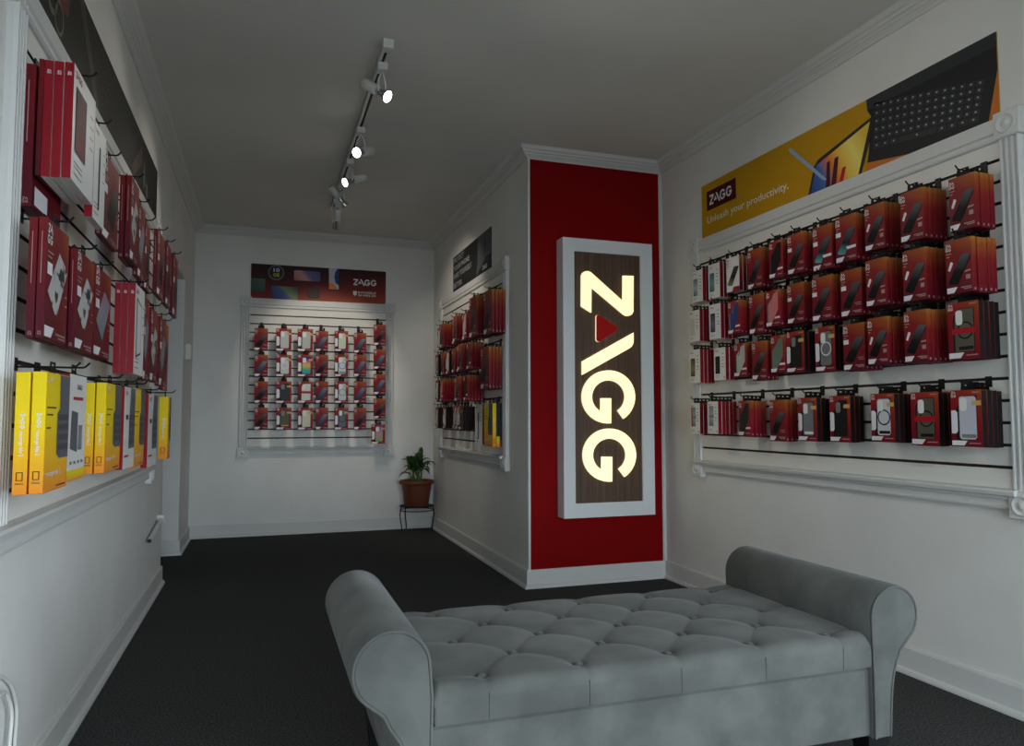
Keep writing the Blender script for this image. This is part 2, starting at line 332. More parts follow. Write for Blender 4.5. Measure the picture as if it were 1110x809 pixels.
# the closed passage seen through the doorway
m = MB(); m.box(-2.1, -2.0, 4.2, 6.7, 0, ZC); m.box(-2.1, XL - 0.26, 4.1, 4.2, 0, ZC); m.box(-2.1, XL - 0.26, 6.65, 6.75, 0, ZC)
struct(m.build('wall_passage', WALL), 'white walls of the passage beyond the doorway', 'wall')
# shop front behind the viewpoint: a wide window that lets the daylight in
WX0, WX1, WZ0, WZ1 = -0.45, 2.25, 0.12, 2.05
m = MB(); m.box(XL - 0.26, WX0, YF - 0.12, YF, 0, ZC); m.box(WX1, XR + 0.12, YF - 0.12, YF, 0, ZC); m.box(WX0, WX1, YF - 0.12, YF, 0, WZ0); m.box(WX0, WX1, YF - 0.12, YF, WZ1, ZC)
struct(m.build('wall_front', WALL), 'white front wall around the shop window', 'wall')
wr = empty('window_1', ((WX0 + WX1) / 2, YF - 0.06, WZ0)); struct(wr, 'wide shop window facing the street', 'window')
m = MB()
hw = (WX1 - WX0) / 2
for a, b in ((-hw, -hw + 0.05), (hw - 0.05, hw), (-0.025, 0.025)): m.box(a, b, -0.03, 0.03, 0, WZ1 - WZ0)
m.box(-hw, hw, -0.03, 0.03, 0, 0.05); m.box(-hw, hw, -0.03, 0.03, WZ1 - WZ0 - 0.05, WZ1 - WZ0)
m.build('window_frame', TRIM, wr)
GLASS = bpy.data.materials.new('window_glass'); GLASS.use_nodes = True
_t = N(GLASS, 'ShaderNodeBsdfTransparent'); _g = N(GLASS, 'ShaderNodeBsdfGlossy', Roughness=0.02); _x = N(GLASS, 'ShaderNodeMixShader'); _x.inputs[0].default_value = 0.06
L_(GLASS, _t.outputs[0], _x.inputs[1]); L_(GLASS, _g.outputs[0], _x.inputs[2]); L_(GLASS, _x.outputs[0], GLASS.node_tree.nodes['Material Output'].inputs[0])
m = MB(); m.add([(-hw, 0.0, 0), (hw, 0.0, 0), (hw, 0.0, WZ1 - WZ0), (-hw, 0.0, WZ1 - WZ0)], [(0, 1, 2, 3)]); m.build('window_pane', GLASS, wr)
w2 = empty('window_added', (XR + 0.06, (SY0 + SY1) / 2, 0.15)); struct(w2, 'unseen side window, added to brighten the wall of yellow boxes', 'window')  # side window added out of view to brighten the opposite wall
sw = (SY1 - SY0) / 2
m = MB()
for a, b in ((-sw, -sw + 0.05), (sw - 0.05, sw)): m.box(-0.03, 0.03, a, b, 0, 1.9)
m.box(-0.03, 0.03, -sw, sw, 0, 0.05); m.box(-0.03, 0.03, -sw, sw, 1.85, 1.9)
m.build('window_frame', TRIM, w2)
m = MB(); m.add([(0, -sw, 0), (0, sw, 0), (0, sw, 1.9), (0, -sw, 1.9)], [(0, 1, 2, 3)]); m.build('window_pane', GLASS, w2)
m = MB(); m.box(XR + 0.16, 30, YF - 0.16, 24, -0.16, -0.1)
struct(m.build('pavement', mat('pavement_plain', rgb(100, 100, 98), 0.9)), 'grey pavement outside the added side window', 'pavement')
m = MB(); m.box(-12, 30, -26, YF - 0.16, -0.16, -0.1)
struct(m.build('pavement', noise_mat('pavement_grey', rgb(92, 92, 92), rgb(110, 110, 108), 3, 0.9)), 'grey pavement outside the shop window', 'pavement')

def sweep(path, prof, names, mt, labels, cat, skip=(), ext=0.0):
    """moulding profile (distance from wall, height) run along the walls with mitred corners"""
    n = len(path); P = [Vector((a, b)) for a, b in path]
    nr = []
    for i in range(n - 1):
        d = (P[i + 1] - P[i]).normalized(); nr.append(Vector((d.y, -d.x)))
    mit = []
    for i in range(n):
        if i == 0: mit.append(nr[0])
        elif i == n - 1: mit.append(nr[-1])
        else:
            s = nr[i - 1] + nr[i]; mit.append(s / (s.dot(nr[i])))
    for i in range(n - 1):
        if i in skip: continue
        k = len(prof); v = []
        for j in (i, i + 1):
            for d, z in prof: q = P[j] + mit[j] * d; v.append((q.x, q.y, z))
        m = MB(); m.add(v, [tuple(range(k)), tuple(reversed(range(k, 2 * k)))] + [(a, (a + 1) % k, k + (a + 1) % k, k + a) for a in range(k)])
        o = m.build(names[i], mt); fix_normals(o); struct(o, labels[i], cat)
CROWN = [(-0.02, 2.582), (0.008, 2.582), (0.010, 2.590), (0.024, 2.602), (0.030, 2.604), (0.032, 2.612), (0.044, 2.616), (0.047, 2.626), (0.058, 2.630), (0.062, 2.640), (0.070, 2.652), (-0.02, 2.652)]
sweep([(XL, YF), (XL, YB), (XC, YB), (XC, YC), (XR, YC), (XR, YF)], CROWN, ['trim_3', 'trim_4', 'trim_5', 'trim_6', 'trim_7'], TRIM,
      ['white crown moulding above the wall of yellow boxes', 'white crown moulding above the far end wall', 'white crown moulding above the black and grey poster',
       'white crown moulding above the red panel', 'white crown moulding above the yellow keyboard poster'], 'moulding')
BASE = [(-0.01, -0.01), (0.028, -0.01), (0.028, 0.008), (0.024, 0.017), (0.014, 0.022), (0.013, 0.098), (0.009, 0.107), (-0.01, 0.107)]
sweep([(XL, YF), (XL, JN)], BASE, ['baseboard_left'], TRIM, ['white baseboard under the wall of yellow boxes'], 'baseboard')
sweep([(XL - 0.27, JF), (XL, JF), (XL, YB), (XC, YB), (XC, YC), (XR, YC), (XR, YF)], BASE,
      ['baseboard_jamb', 'baseboard_doorway', 'baseboard_back', 'baseboard_side', 'baseboard_accent', 'baseboard_right'], TRIM,
      ['white baseboard across the jamb of the doorway', 'short white baseboard between doorway and far corner', 'white baseboard along the far end wall behind the plant stand',
       'white baseboard running from plant to red panel', 'white baseboard under the red panel', 'white baseboard along the wall behind the bench'], 'baseboard')

# ------------------------------------------------------------------ four slatwall displays in white fluted frames
SLOTS = [0.831 + 0.0762 * k for k in range(15)]
PT = 0.012                                             # panel thickness
TN = [7]
def tname(): TN[0] += 1; return 'trim_%d' % TN[0]
def display(loc, rz, u0, u1, where, cw=0.072, skip_near=False):
    # grooved panel
    m = MB(); z0, z1 = 0.755, 1.965; w = 0.0055; dp = 0.009; BK = -0.0006
    zs = [z0]
    for s in SLOTS: zs += [s - w, s + w]
    zs.append(z1)
    for i in range(len(zs) - 1):
        a, b = zs[i], zs[i + 1]
        if i % 2 == 0: m.add([(u0, -PT, a), (u1, -PT, a), (u1, -PT, b), (u0, -PT, b)], [(0, 1, 2, 3)], 0)
        else:
            y = -PT + dp
            m.add([(u0, -PT, a), (u1, -PT, a), (u1, y, a), (u0, y, a)], [(0, 1, 2, 3)], 1)
            m.add([(u0, -PT, b), (u1, -PT, b), (u1, y, b), (u0, y, b)], [(3, 2, 1, 0)], 1)
            m.add([(u0, y, a), (u1, y, a), (u1, y, b), (u0, y, b)], [(0, 1, 2, 3)], 1)
    for u in (u0, u1): m.add([(u, -PT, z0), (u, BK, z0), (u, BK, z1), (u, -PT, z1)], [(0, 1, 2, 3)], 0)
    tag(m.build('slatwall_panel', [SLAT, SLOT], None, loc, rz), 'white slatwall panel with dark slots ' + where, 'display panel', 'slatwall panels')
    # casings with flutes
    for side, ua, ub in (('near' if rz < 0 else 'far', u1, u1 + cw), ('far' if rz < 0 else 'near', u0 - cw, u0)):
        prof = [(ua, 0), (ua, -0.014)]
        nfl = 3; fw = cw / (nfl + 0.6); st = (cw - nfl * fw) / 2
        prof.append((ua + 0.003, -0.024))
        for k in range(nfl):
            c = ua + st + fw * (k + 0.5)
            for t in range(5):
                an = PI * t / 4
                prof.append((c - math.cos(an) * fw * 0.36, -0.024 + math.sin(an) * 0.009))
        prof += [(ub - 0.003, -0.024), (ub, -0.014), (ub, 0)]
        k = len(prof); zl, zh = (0.757, 2.40) if skip_near and side == 'near' else (0.75, 1.97)
        v = [(a, b, zl) for a, b in prof] + [(a, b, zh) for a, b in prof]
        m = MB(); m.add(v, [(i, i + 1, k + i + 1, k + i) for i in range(k - 1)])
        struct(m.build(tname(), TRIM, None, loc, rz), 'white fluted casing at the %s end of the panel %s' % (side if abs(rz) > 0.1 else ('plant' if ua > 0 else 'doorway'), where), 'casing')
        for zc, nm in ((2.010, 'upper'), (0.708, 'lower')):
            if skip_near and side == 'near': continue
            m = MB(); uc = (ua + ub) / 2; r = 0.047
            m.cbox(uc - r, uc + r, -0.033, 0, zc - r, zc + r, 0.003)
            m.lathe([(0.036, 0.032), (0.034, 0.039), (0.030, 0.039), (0.027, 0.034), (0.018, 0.033), (0.013, 0.036), (0.008, 0.040), (0.0005, 0.041)], (uc, 0, zc), 28, 0, (0, -1, 0))
            struct(m.build(tname(), TRIM, None, loc, rz), 'white %s rosette block, %s end of the panel %s' % (nm, side if abs(rz) > 0.1 else ('plant' if ua > 0 else 'doorway'), where), 'rosette')
    a, b = u0 - cw / 2 + 0.045 - 0.03, u1 + cw / 2 - 0.045 + 0.03
    if skip_near: a = u0 - 0.3
    def rail(prof, label):
        k = len(prof); v = [(a, y, z) for y, z in prof] + [(b, y, z) for y, z in prof]
        m = MB(); m.add(v, [(i, i + 1, k + i + 1, k + i) for i in range(k - 1)] + [tuple(range(k)), tuple(reversed(range(k, 2 * k)))])
        o = m.build(tname(), TRIM, None, loc, rz); fix_normals(o); struct(o, label, 'rail')
    rail([(0, 2.042), (-0.026, 2.042), (-0.028, 2.036), (-0.028, 1.992), (-0.021, 1.987), (-0.021, 1.980), (-0.026, 1.976), (-0.026, 1.967), (-0.020, 1.962), (0, 1.962)], 'white moulded head rail over the panel ' + where)
    rail([(0, 0.760), (-0.046, 0.757), (-0.050, 0.750), (-0.046, 0.738), (-0.030, 0.734), (-0.028, 0.724), (-0.020, 0.722), (-0.020, 0.700), (-0.024, 0.697), (-0.022, 0.690), (0, 0.690)], 'white moulded sill rail under the panel ' + where)
HP = PI / 2
WR = ((XR, 0, 0), -HP); WL = ((XL, 0, 0), HP); WB = ((0, YB, 0), 0.0); WC = ((XC, 0, 0), -HP)
display(*WR, -3.690, -1.822, 'under the yellow poster')
display(*WL, 1.990, 4.250, 'under the dark keyboard poster', skip_near=True)
display(*WB, -0.125, 1.048, 'on the far end wall')
display(*WC, -6.290, -4.560, 'under the grey phone poster')

# ------------------------------------------------------------------ posters above the displays
def poster(loc, rz, u0, z0, w, h, mats, label):
    M = Matrix.Translation(loc) @ Matrix.Rotation(rz, 4, 'Z')
    p = M @ Vector((u0, 0, z0))
    m = MB(); m.box(0, w, -0.004, 0, 0, h)
    o = m.build('wall_poster', mats, None, p, rz)
    tag(o, label, 'poster', 'posters above the displays')
    return o
class Print(MB):
    """flat printing on a poster, layer by layer"""
    def sh(s, pts, layer=1, mi=0): poly_on(s, pts, (0, -0.004 - 0.0006 * layer, 0), EX, EZ, mi)
    def disc(s, c, r, layer=1, mi=0, n=24, r2=None): s.sh([(c[0] + r * math.cos(2 * PI * k / n), c[1] + (r2 or r) * math.sin(2 * PI * k / n)) for k in range(n)], layer, mi)
    def ring(s, c, r1, r2, layer=1, mi=0, n=28):
        y = -0.004 - 0.0006 * layer
        v = [(c[0] + r * math.cos(2 * PI * k / n), y, c[1] + r * math.sin(2 * PI * k / n)) for r in (r1, r2) for k in range(n)]
        s.add(v, [(k, (k + 1) % n, n + (k + 1) % n, n + k) for k in range(n)], mi)
    def rrect(s, u0, u1, v0, v1, r, layer=1, mi=0):
        pts = []
        for cx, cy, a in ((u1 - r, v1 - r, 0), (u0 + r, v1 - r, 90), (u0 + r, v0 + r, 180), (u1 - r, v0 + r, 270)):
            for k in range(5): an = math.radians(a + 22.5 * k); pts.append((cx + r * math.cos(an), cy + r * math.sin(an)))
        s.sh(pts, layer, mi)
    def text(s, st, u, v, h, w=None, layer=2, mi=0): text_on(s, st, (u, -0.004 - 0.0006 * layer, v), EX, EZ, h, w, mi)
    def logo(s, u, v, h, layer=2, mi=0): logo_on(s, (u, -0.004 - 0.0006 * layer, v), EX, EZ, h, mi)
# yellow poster
MUST = mat('poster_mustard', rgb(194, 144, 22), 0.5, spec=0.15)
P = poster(*WR, -3.665, 2.05, 1.838, 0.309, MUST, 'long mustard poster picturing a keyboard, tablet and stylus')
m = Print(); m.sh([(1.2505, 0.309), (1.838, 0.309), (1.838, 0.172), (1.7975, 0.0), (1.462, 0.0), (1.2447, 0.0359), (1.2546, 0.0726), (1.2724, 0.2289), (1.2536, 0.2606)], 1); m.build('keyboard_picture', mat('poster_graphite', rgb(26, 29, 30), 0.5), P)
m = Print(); m.sh([(1.246, 0.034), (1.462, 0.0), (1.235, 0.0)], 2); m.build('orange_corner', mat('poster_orange', rgb(206, 112, 30), 0.5), P)
m = Print(); m.sh([(1.838, 0.170), (1.838, 0.0), (1.800, 0.0)], 2); m.build('orange_corner', mat('poster_orange', rgb(206, 112, 30), 0.5), P)
m = Print(); KEYD = mat('poster_key', rgb(46, 50, 52), 0.5)
kTL, kTR, kBL, kBR = (1.2911, 0.2826), (1.7925, 0.1596), (1.2764, 0.0782), (1.7587, 0.0122)
def kq(a, b):
    x = (1 - b) * ((1 - a) * kTL[0] + a * kTR[0]) + b * ((1 - a) * kBL[0] + a * kBR[0]); z = (1 - b) * ((1 - a) * kTL[1] + a * kTR[1]) + b * ((1 - a) * kBL[1] + a * kBR[1])
    return (x, z)
mt_ = Print()
m.sh([(1.2536, 0.262), (1.2505, 0.309), (1.838, 0.309), (1.838, 0.258)], 2)
for r in range(6):
    nk = 14 if r < 5 else 8
    a = 0.0
    for k in range(nk):
        wk = 1.0 / 14 * (1 if r < 5 else (5.2 if k == 3 else (14 - 5.2) / 7))
        if r in (2, 3, 4) and k == nk - 1: pass
        pts = [kq(a + 0.008, (r + 0.10) / 6), kq(a + wk - 0.006, (r + 0.10) / 6), kq(a + wk - 0.006, (r + 0.86) / 6), kq(a + 0.008, (r + 0.86) / 6)]
        if min(p[1] for p in pts) > 0.004 and max(p[0] for p in pts) < 1.80: 
            m.sh(pts, 2)
            c = kq(a + wk * 0.5, (r + 0.45) / 6); d = 0.006
            mt_.sh([(c[0] - d * 0.7, c[1] - d * 0.5), (c[0] + d * 0.7, c[1] - d * 0.6), (c[0] + d * 0.7, c[1] + d * 0.5), (c[0] - d * 0.7, c[1] + d * 0.7)], 3)
        a += wk
m.build('keys_print', KEYD, P); mt_.build('key_marks', mat('poster_keymark', rgb(150, 152, 152), 0.5), P)
m = Print(); m.sh([(0.887, 0.0), (0.9305, 0.1268), (0.9554, 0.1477), (1.2722, 0.2236), (1.2888, 0.2223), (1.2947, 0.2067), (1.213, 0.0)], 3); tb = m.build('tablet_picture', DARKP, P)
m = Print(); m.sh([(0.9017, 0.0006), (0.9465, 0.1244), (1.2683, 0.2078), (1.1957, 0.0006)], 4)
m.build('tablet_screen', grad_mat('poster_screen', [(0.0, rgb(40, 70, 140)), (0.28, rgb(70, 110, 170)), (0.45, rgb(232, 120, 60)), (0.62, rgb(240, 196, 70)), (0.8, rgb(250, 226, 120)), (1.0, rgb(230, 190, 60))], wx=0.9, wz=0.25), tb)
m = Print()
m.sh([(1.0131, 0.1137), (1.0325, 0.1186), (1.0284, 0.0009), (1.0014, 0.0009)], 5); m.sh([(1.061, 0.1188), (1.0853, 0.1203), (1.0663, 0.0009), (1.0361, 0.0009)], 5); m.build('chart_bars', MAROON, tb)
m = Print(); m.sh([(1.1049, 0.06), (1.1282, 0.0609), (1.1089, 0.0009), (1.0854, 0.0009)], 5); m.build('chart_bar', REDPR, tb)
m = Print(); m.sh([(0.7637, 0.2682), (0.7813, 0.265), (1.0103, 0.0402), (1.0023, 0.0341), (0.9832, 0.0444), (0.761, 0.2568)], 6); m.build('stylus_picture', mat('poster_stylus', rgb(150, 172, 196), 0.5), P)
m = Print(); m.sh([(0.053, 0.262), (0.331, 0.262), (0.331, 0.148), (0.053, 0.148)], 1); lg = m.build('logo_patch', MAROON, P)
m = Print(); m.logo(0.080, 0.176, 0.0595, 2); m.build('logo_print', WHITEP, lg)
m = Print(); m.text('Unleash your productivity.', 0.055, 0.0745, 0.040, 0.695, 2); m.build('slogan_print', mat('poster_cream', rgb(230, 222, 196), 0.5), P)
# red poster on the far wall
P = poster(*WB, -0.124, 2.048, 1.170, 0.302, grad_mat('poster_ember', [(0.0, rgb(158, 72, 38)), (0.3, rgb(128, 42, 32)), (0.65, rgb(88, 24, 26)), (1.0, rgb(46, 16, 18))], wx=-0.35, wz=1.0, off=0.28), 'dark red poster picturing phones, tablets and a round watch')
m = Print(); m.rrect(0.0, 0.118, 0.062, 0.172, 0.008, 1); m.build('tablet_picture', grad_mat('poster_jade', [(0, rgb(50, 72, 64)), (1, rgb(86, 108, 92))], wx=0.5, wz=0.5), P)
m = Print(); m.disc((0.208, 0.233), 0.056, 1, r2=0.056); w_ = m.build('watch_picture', DARKP, P)
m = Print(); m.text('10', 0.186, 0.240, 0.032, 0.050, 2); m.build('hour_print', WHITEP, w_)
m = Print(); m.text('08', 0.184, 0.196, 0.032, 0.052, 2); m.build('minute_print', mat('poster_lime', rgb(190, 190, 60), 0.5), w_)
m = Print(); m.ring((0.208, 0.233), 0.066, 0.059, 1); m.build('watch_ring', GREYP, w_)
m = Print(); m.rrect(0.3585, 0.585, 0.174, 0.264, 0.010, 1); m.build('phone_picture', grad_mat('poster_dawn', [(0, rgb(176, 110, 100)), (0.4, rgb(206, 150, 140)), (0.6, rgb(110, 100, 150)), (1, rgb(70, 80, 140))], wx=0.8, wz=0.25), P)
m = Print(); m.sh([(0.652, 0.302), (0.752, 0.302), (0.7535, 0.105), (0.745, 0.0977), (0.664, 0.0977), (0.654, 0.105)], 1); f_ = m.build('phone_frame', DARKP, P)
m = Print(); m.sh([(0.659, 0.3015), (0.745, 0.3015), (0.746, 0.112), (0.661, 0.112)], 2); m.build('phone_screen', mat('poster_pale', rgb(196, 192, 198), 0.5), f_)
m = Print(); m.sh([(0.745, 0.3015), (0.746, 0.150), (0.720, 0.17), (0.706, 0.22), (0.714, 0.27), (0.735, 0.3015)], 3); m.build('screen_arc', mat('poster_blue', rgb(46, 60, 120), 0.5), f_)
m = Print(); m.sh([(0.661, 0.172), (0.690, 0.165), (0.725, 0.135), (0.738, 0.112), (0.661, 0.112)], 3); m.build('screen_dune', ORANGEP, f_)
m = Print(); m.sh([(0.1722, 0.114), (0.393, 0.114), (0.394, 0.0006), (0.174, 0.0006)], 1); m.build('tablet_picture', grad_mat('poster_meadow', [(0, rgb(48, 62, 120)), (0.45, rgb(80, 100, 150)), (0.6, rgb(130, 140, 90)), (1, rgb(60, 70, 110))], wx=0.7, wz=0.3), P)
m = Print(); m.rrect(0.474, 0.582, 0.018, 0.112, 0.024, 1); q_ = m.build('watch_picture', DARKP, P)
m = Print(); m.rrect(0.484, 0.572, 0.028, 0.102, 0.018, 2); m.build('watch_screen', mat('poster_umber', rgb(60, 44, 38), 0.5), q_)
m = Print(); m.logo(0.876, 0.160, 0.058, 1); m.build('logo_print', WHITEP, P)
m = Print(); m.sh([(0.875, 0.107), (0.908, 0.107), (0.908, 0.076), (0.8915, 0.061), (0.875, 0.076)], 1); m.build('shield_print', WHITEP, P)
m = Print(); m.text('INVISIBLE', 0.918, 0.087, 0.018, 0.162, 1); m.text('SHIELD', 0.918, 0.062, 0.018, 0.162, 1); m.build('shield_text', WHITEP, P)
# grey phone poster
P = poster(*WC, -5.965, 2.046, 1.090, 0.306, mat('poster_black', rgb(30, 31, 30), 0.45), 'dark poster with white words and a pale grey figure')
m = Print(); m.sh([(0.750, 0.306), (1.0898, 0.306), (1.0894, 0.1201), (0.9728, 0.118), (0.7452, 0.0242), (0.6768, 0.0002), (0.7444, 0.119)], 1); m.build('grey_figure', grad_mat('poster_fog', [(0, rgb(62, 64, 64)), (0.5, rgb(104, 108, 108)), (1, rgb(84, 88, 90))], wx=0.6, wz=0.4), P)
m = Print(); m.sh([(0.9249, 0.211), (0.9468, 0.2703), (0.9661, 0.2108), (0.9568, 0.1671), (0.9348, 0.1536)], 2); m.build('phone_picture', DARKP, P)
for st, v, w in (('PROTECT', 0.248, 0.320), ('YOUR PHONE', 0.184, 0.485), ('AND YOURSELF.', 0.117, 0.560), ('BETTER.', 0.037, 0.275)): m = Print(); m.text(st, 0.028, v, 0.040, w, 2); m.build('slogan_print', mat('poster_silver', rgb(176, 176, 172), 0.5), P)
m = Print(); m.logo(0.885, 0.032, 0.030, 3); m.build('logo_print', WHITEP, P)
# dark keyboard poster on the wall of yellow boxes
P = poster(*WL, 1.900, 2.083, 2.445, 0.262, mat('poster_moss', rgb(34, 35, 30), 0.5, spec=0.12), 'long dark poster with lens rings, key dots and a red wedge')
m = Print(); m.sh([(0.38, 0.262), (0.56, 0.262), (0.5236, 0.1056), (0.4848, 0.0987), (0.42, 0.09)], 1); m.build('red_wedge', mat('poster_wedge', rgb(96, 26, 32), 0.5), P)
m = Print(); m.sh([(0.445, 0.262), (0.505, 0.262), (0.492, 0.160), (0.470, 0.125), (0.452, 0.160)], 2); m.build('shield_print', GREYP, P)
m = Print(); m.ring((0.352, 0.080), 0.052, 0.034, 2); m.ring((0.425, 0.055), 0.050, 0.040, 2); m.ring((0.255, 0.11), 0.05, 0.03, 2); m.build('lens_rings', mat('poster_ring', rgb(106, 110, 88), 0.5), P)
m = Print(); m.sh([(0.62, 0.262), (0.70, 0.262), (0.98, 0.0005), (0.90, 0.0005)], 1); m.build('brown_band', mat('poster_brown', rgb(60, 50, 40), 0.5), P)
m = Print()
for r in range(6):
    for k in range(22):
        u = 0.98 + 0.036 * k + 0.018 * r; v = 0.225 - 0.030 * r
        if u < 1.78: m.sh([(u, v), (u + 0.006, v), (u + 0.006, v + 0.008), (u, v + 0.008)], 2)
m.build('key_dots', mat('poster_dot', rgb(84, 84, 78), 0.5), P)
m = Print(); m.sh([(1.640, 0.0293), (1.9075, 0.2121), (1.9229, 0.1325), (1.700, 0.002)], 2); m.build('brown_streak', mat('poster_rust', rgb(72, 52, 38), 0.5), P)
m = Print(); m.sh([(1.958, 0.1061), (1.9911, 0.1753), (2.0301, 0.0619), (1.9738, 0.0253)], 2); m.sh([(2.0424, 0.0848), (2.1026, 0.0801), (2.112, 0.0232), (2.0588, 0.0022)], 2); m.build('pale_streaks', mat('poster_ash', rgb(104, 104, 94), 0.5), P)

# ------------------------------------------------------------------ the lit sign
S = empty('lightbox_sign', (1.9895, YC - 0.004, 0.41)); tag(S, 'tall white-framed sign with glowing letters on dark wood, on the red panel', 'sign')
def sx(pts): return [(x - 1.9895, z - 0.41) for x, z in pts]
m = MB(); w, h, d = 0.3025, 1.68, 0.099; iw0, iw1, ih0, ih1 = -0.2285, 0.2195, 0.085, 1.60
m.box(-w, iw0, -d, 0, 0, h); m.box(iw1, w, -d, 0, 0, h); m.box(iw0, iw1, -d, 0, 0, ih0); m.box(iw0, iw1, -d, 0, ih1, h)
m.build('sign_frame', mat('sign_white', rgb(224, 226, 224), 0.4), S)
m = MB(); m.box(iw0, iw1, -d + 0.010, -0.02, ih0, ih1); m.build('sign_panel', WOOD, S)
def letter(pts, name, mats, mi=0, ms=None, front=-0.102):
    m = MB(); m.prism(sx(pts), front, -d + 0.012, mi, ms); o = m.build(name, mats, S); return o
for pts, nm in ((SIGN_Z, 'glowing_letter'), (SIGN_A, 'glowing_letter'), (SIGN_G1, 'glowing_letter'), (SIGN_G2, 'glowing_letter')): letter(pts, nm, GLOW)
letter(SIGN_T, 'red_triangle', [SIGNRED, GLOW], 0, 1)

# ------------------------------------------------------------------ track lighting
T = empty('light_track', (0.485, 4.45, ZC)); tag(T, 'white ceiling track carrying five spotlights', 'track light')
m = MB(); m.box(-0.019, -0.007, -1.31, 1.31, -0.032, 0); m.box(0.007, 0.019, -1.31, 1.31, -0.032, 0); m.box(-0.019, 0.019, -1.31, 1.31, -0.006, 0); m.build('rail', WHITEM, T)
m = MB(); m.box(-0.007, 0.007, -1.31, 1.31, -0.018, -0.006); m.build('conductor_strip', BLACK, T)
for s in (-1, 1):
    m = MB(); m.cbox(-0.024, 0.024, -0.028, 0.028, -0.040, 0, 0.003); m.build('end_cap', WHITEM, T, (0, s * 1.318, 0))
def spot(y, aim, lit, label, drop=0.105, energy=0.0, size=70):
    a = Vector(aim).normalized(); R = empty('track_spotlight', (0.485, y, ZC - 0.032)); tag(R, label, 'spotlight', 'spotlights on the ceiling track')
    m = MB(); m.cbox(-0.023, 0.023, -0.030, 0.030, -0.034, 0, 0.003); m.build('adapter', WHITEM, R)
    side = a.cross(Vector((0, 0, 1))).normalized(); P_ = Vector((0, 0, -drop - 0.03))
    m = MB(); r = 0.028
    pth = [P_ - side * r, P_ - side * r + Vector((0, 0, 0.05)), Vector((0, 0, -0.055)) - side * r * 0.5, Vector((0, 0, -0.034)), Vector((0, 0, -0.055)) + side * r * 0.5, P_ + side * r + Vector((0, 0, 0.05)), P_ + side * r]
    m.tube(pth, 0.0045, 8); m.build('yoke', WHITEM, R)
    m = MB(); m.lathe([(0.002, -0.125), (0.020, -0.124), (0.025, -0.118), (0.025, -0.035), (0.022, -0.030), (0.002, -0.030)], P_, 24, 0, a); m.build('barrel', WHITEM, R)
    m = MB(); m.lathe([(0.014, -0.032), (0.014, 0.0), (0.017, 0.004), (0.023, 0.022), (0.0275, 0.036), (0.0285, 0.040), (0.0265, 0.040)], P_, 28, 0, a); b = m.build('reflector_bulb', CHROME, R)
    m = MB(); m.lathe([(0.0265, 0.038), (0.020, 0.041), (0.012, 0.043), (0.0005, 0.0435)], P_, 28, 0, a); m.build('lamp_face', LAMP if lit else LENSD, b)
    ld = bpy.data.lights.new('spot_beam', 'SPOT'); ld.energy = energy; ld.spot_size = math.radians(size); ld.spot_blend = 0.6; ld.shadow_soft_size = 0.022; ld.color = LAMPCOL
    lo = bpy.data.objects.new('spot_beam', ld); COL.objects.link(lo); lo.location = Vector((0.485, y, ZC - 0.032)) + P_ + a * 0.05; lo.rotation_euler = a.to_track_quat('-Z', 'Y').to_euler()
LAMPCOL = (1.0, 0.92, 0.80)
E1, E2, E3, E4, E5 = 22, 9, 9, 22, 26
spot(3.285, (0.60, -0.56, -0.56), True, 'nearest spotlight on the track, turned towards the wall of the yellow poster', 0.105, E1, 105)
spot(4.070, (-0.61, -0.72, -0.38), True, 'second spotlight on the track, its lamp face turned to the bench', 0.105, E2, 62)
spot(4.600, (-0.76, -0.42, -0.42), True, 'third spotlight on the track, turned towards the dark keyboard poster', 0.105, E3, 62)
spot(5.110, (0.68, 0.42, -0.66), True, 'fourth spotlight on the track, turned towards the grey phone poster', 0.085, E4, 84)
spot(5.480, (0.0, 0.76, -0.60), True, 'farthest spotlight on the track, aimed at the far end wall', 0.145, E5, 58)

# ------------------------------------------------------------------ the bench
B = empty('tufted_bench', (0.953, 1.91, 0)); tag(B, 'grey velvet bench with rolled arms and a button-tufted seat', 'bench')
def bl(x, y, z): return (x - 0.953, y - 1.91, z)
BX0, BX1, BY0, BY1 = 0.360, 1.546, 1.585, 2.240
tufts = [(0.484 + 0.2425 * k, 1.652) for k in range(5)] + [(0.606 + 0.2425 * k, 1.785) for k in range(4)] + [(0.484 + 0.2425 * k, 1.915) for k in range(5)] + [(0.606 + 0.2425 * k, 2.045) for k in range(4)] + [(0.484 + 0.2425 * k, 2.178) for k in range(5)]
segs = []
for i, a in enumerate(tufts):
    for b in tufts[i + 1:]:
        if abs(abs(a[0] - b[0]) - 0.121) < 0.01 and abs(abs(a[1] - b[1]) - 0.131) < 0.01: segs.append((a, b))
for a in tufts[:5]: segs.append((a, (a[0], BY0 - 0.02)))
for a in tufts[-5:]: segs.append((a, (a[0], BY1 + 0.02)))
for a in tufts:
    if abs(a[0] - 0.484) < 0.01: segs.append((a, (BX0 - 0.02, a[1])))
    if abs(a[0] - 1.454) < 0.01: segs.append((a, (BX1 + 0.02, a[1])))
def seg_d(p, a, b):
    ax, ay = b[0] - a[0], b[1] - a[1]; t = max(0, min(1, ((p[0] - a[0]) * ax + (p[1] - a[1]) * ay) / (ax * ax + ay * ay)))
    return math.hypot(p[0] - a[0] - ax * t, p[1] - a[1] - ay * t)
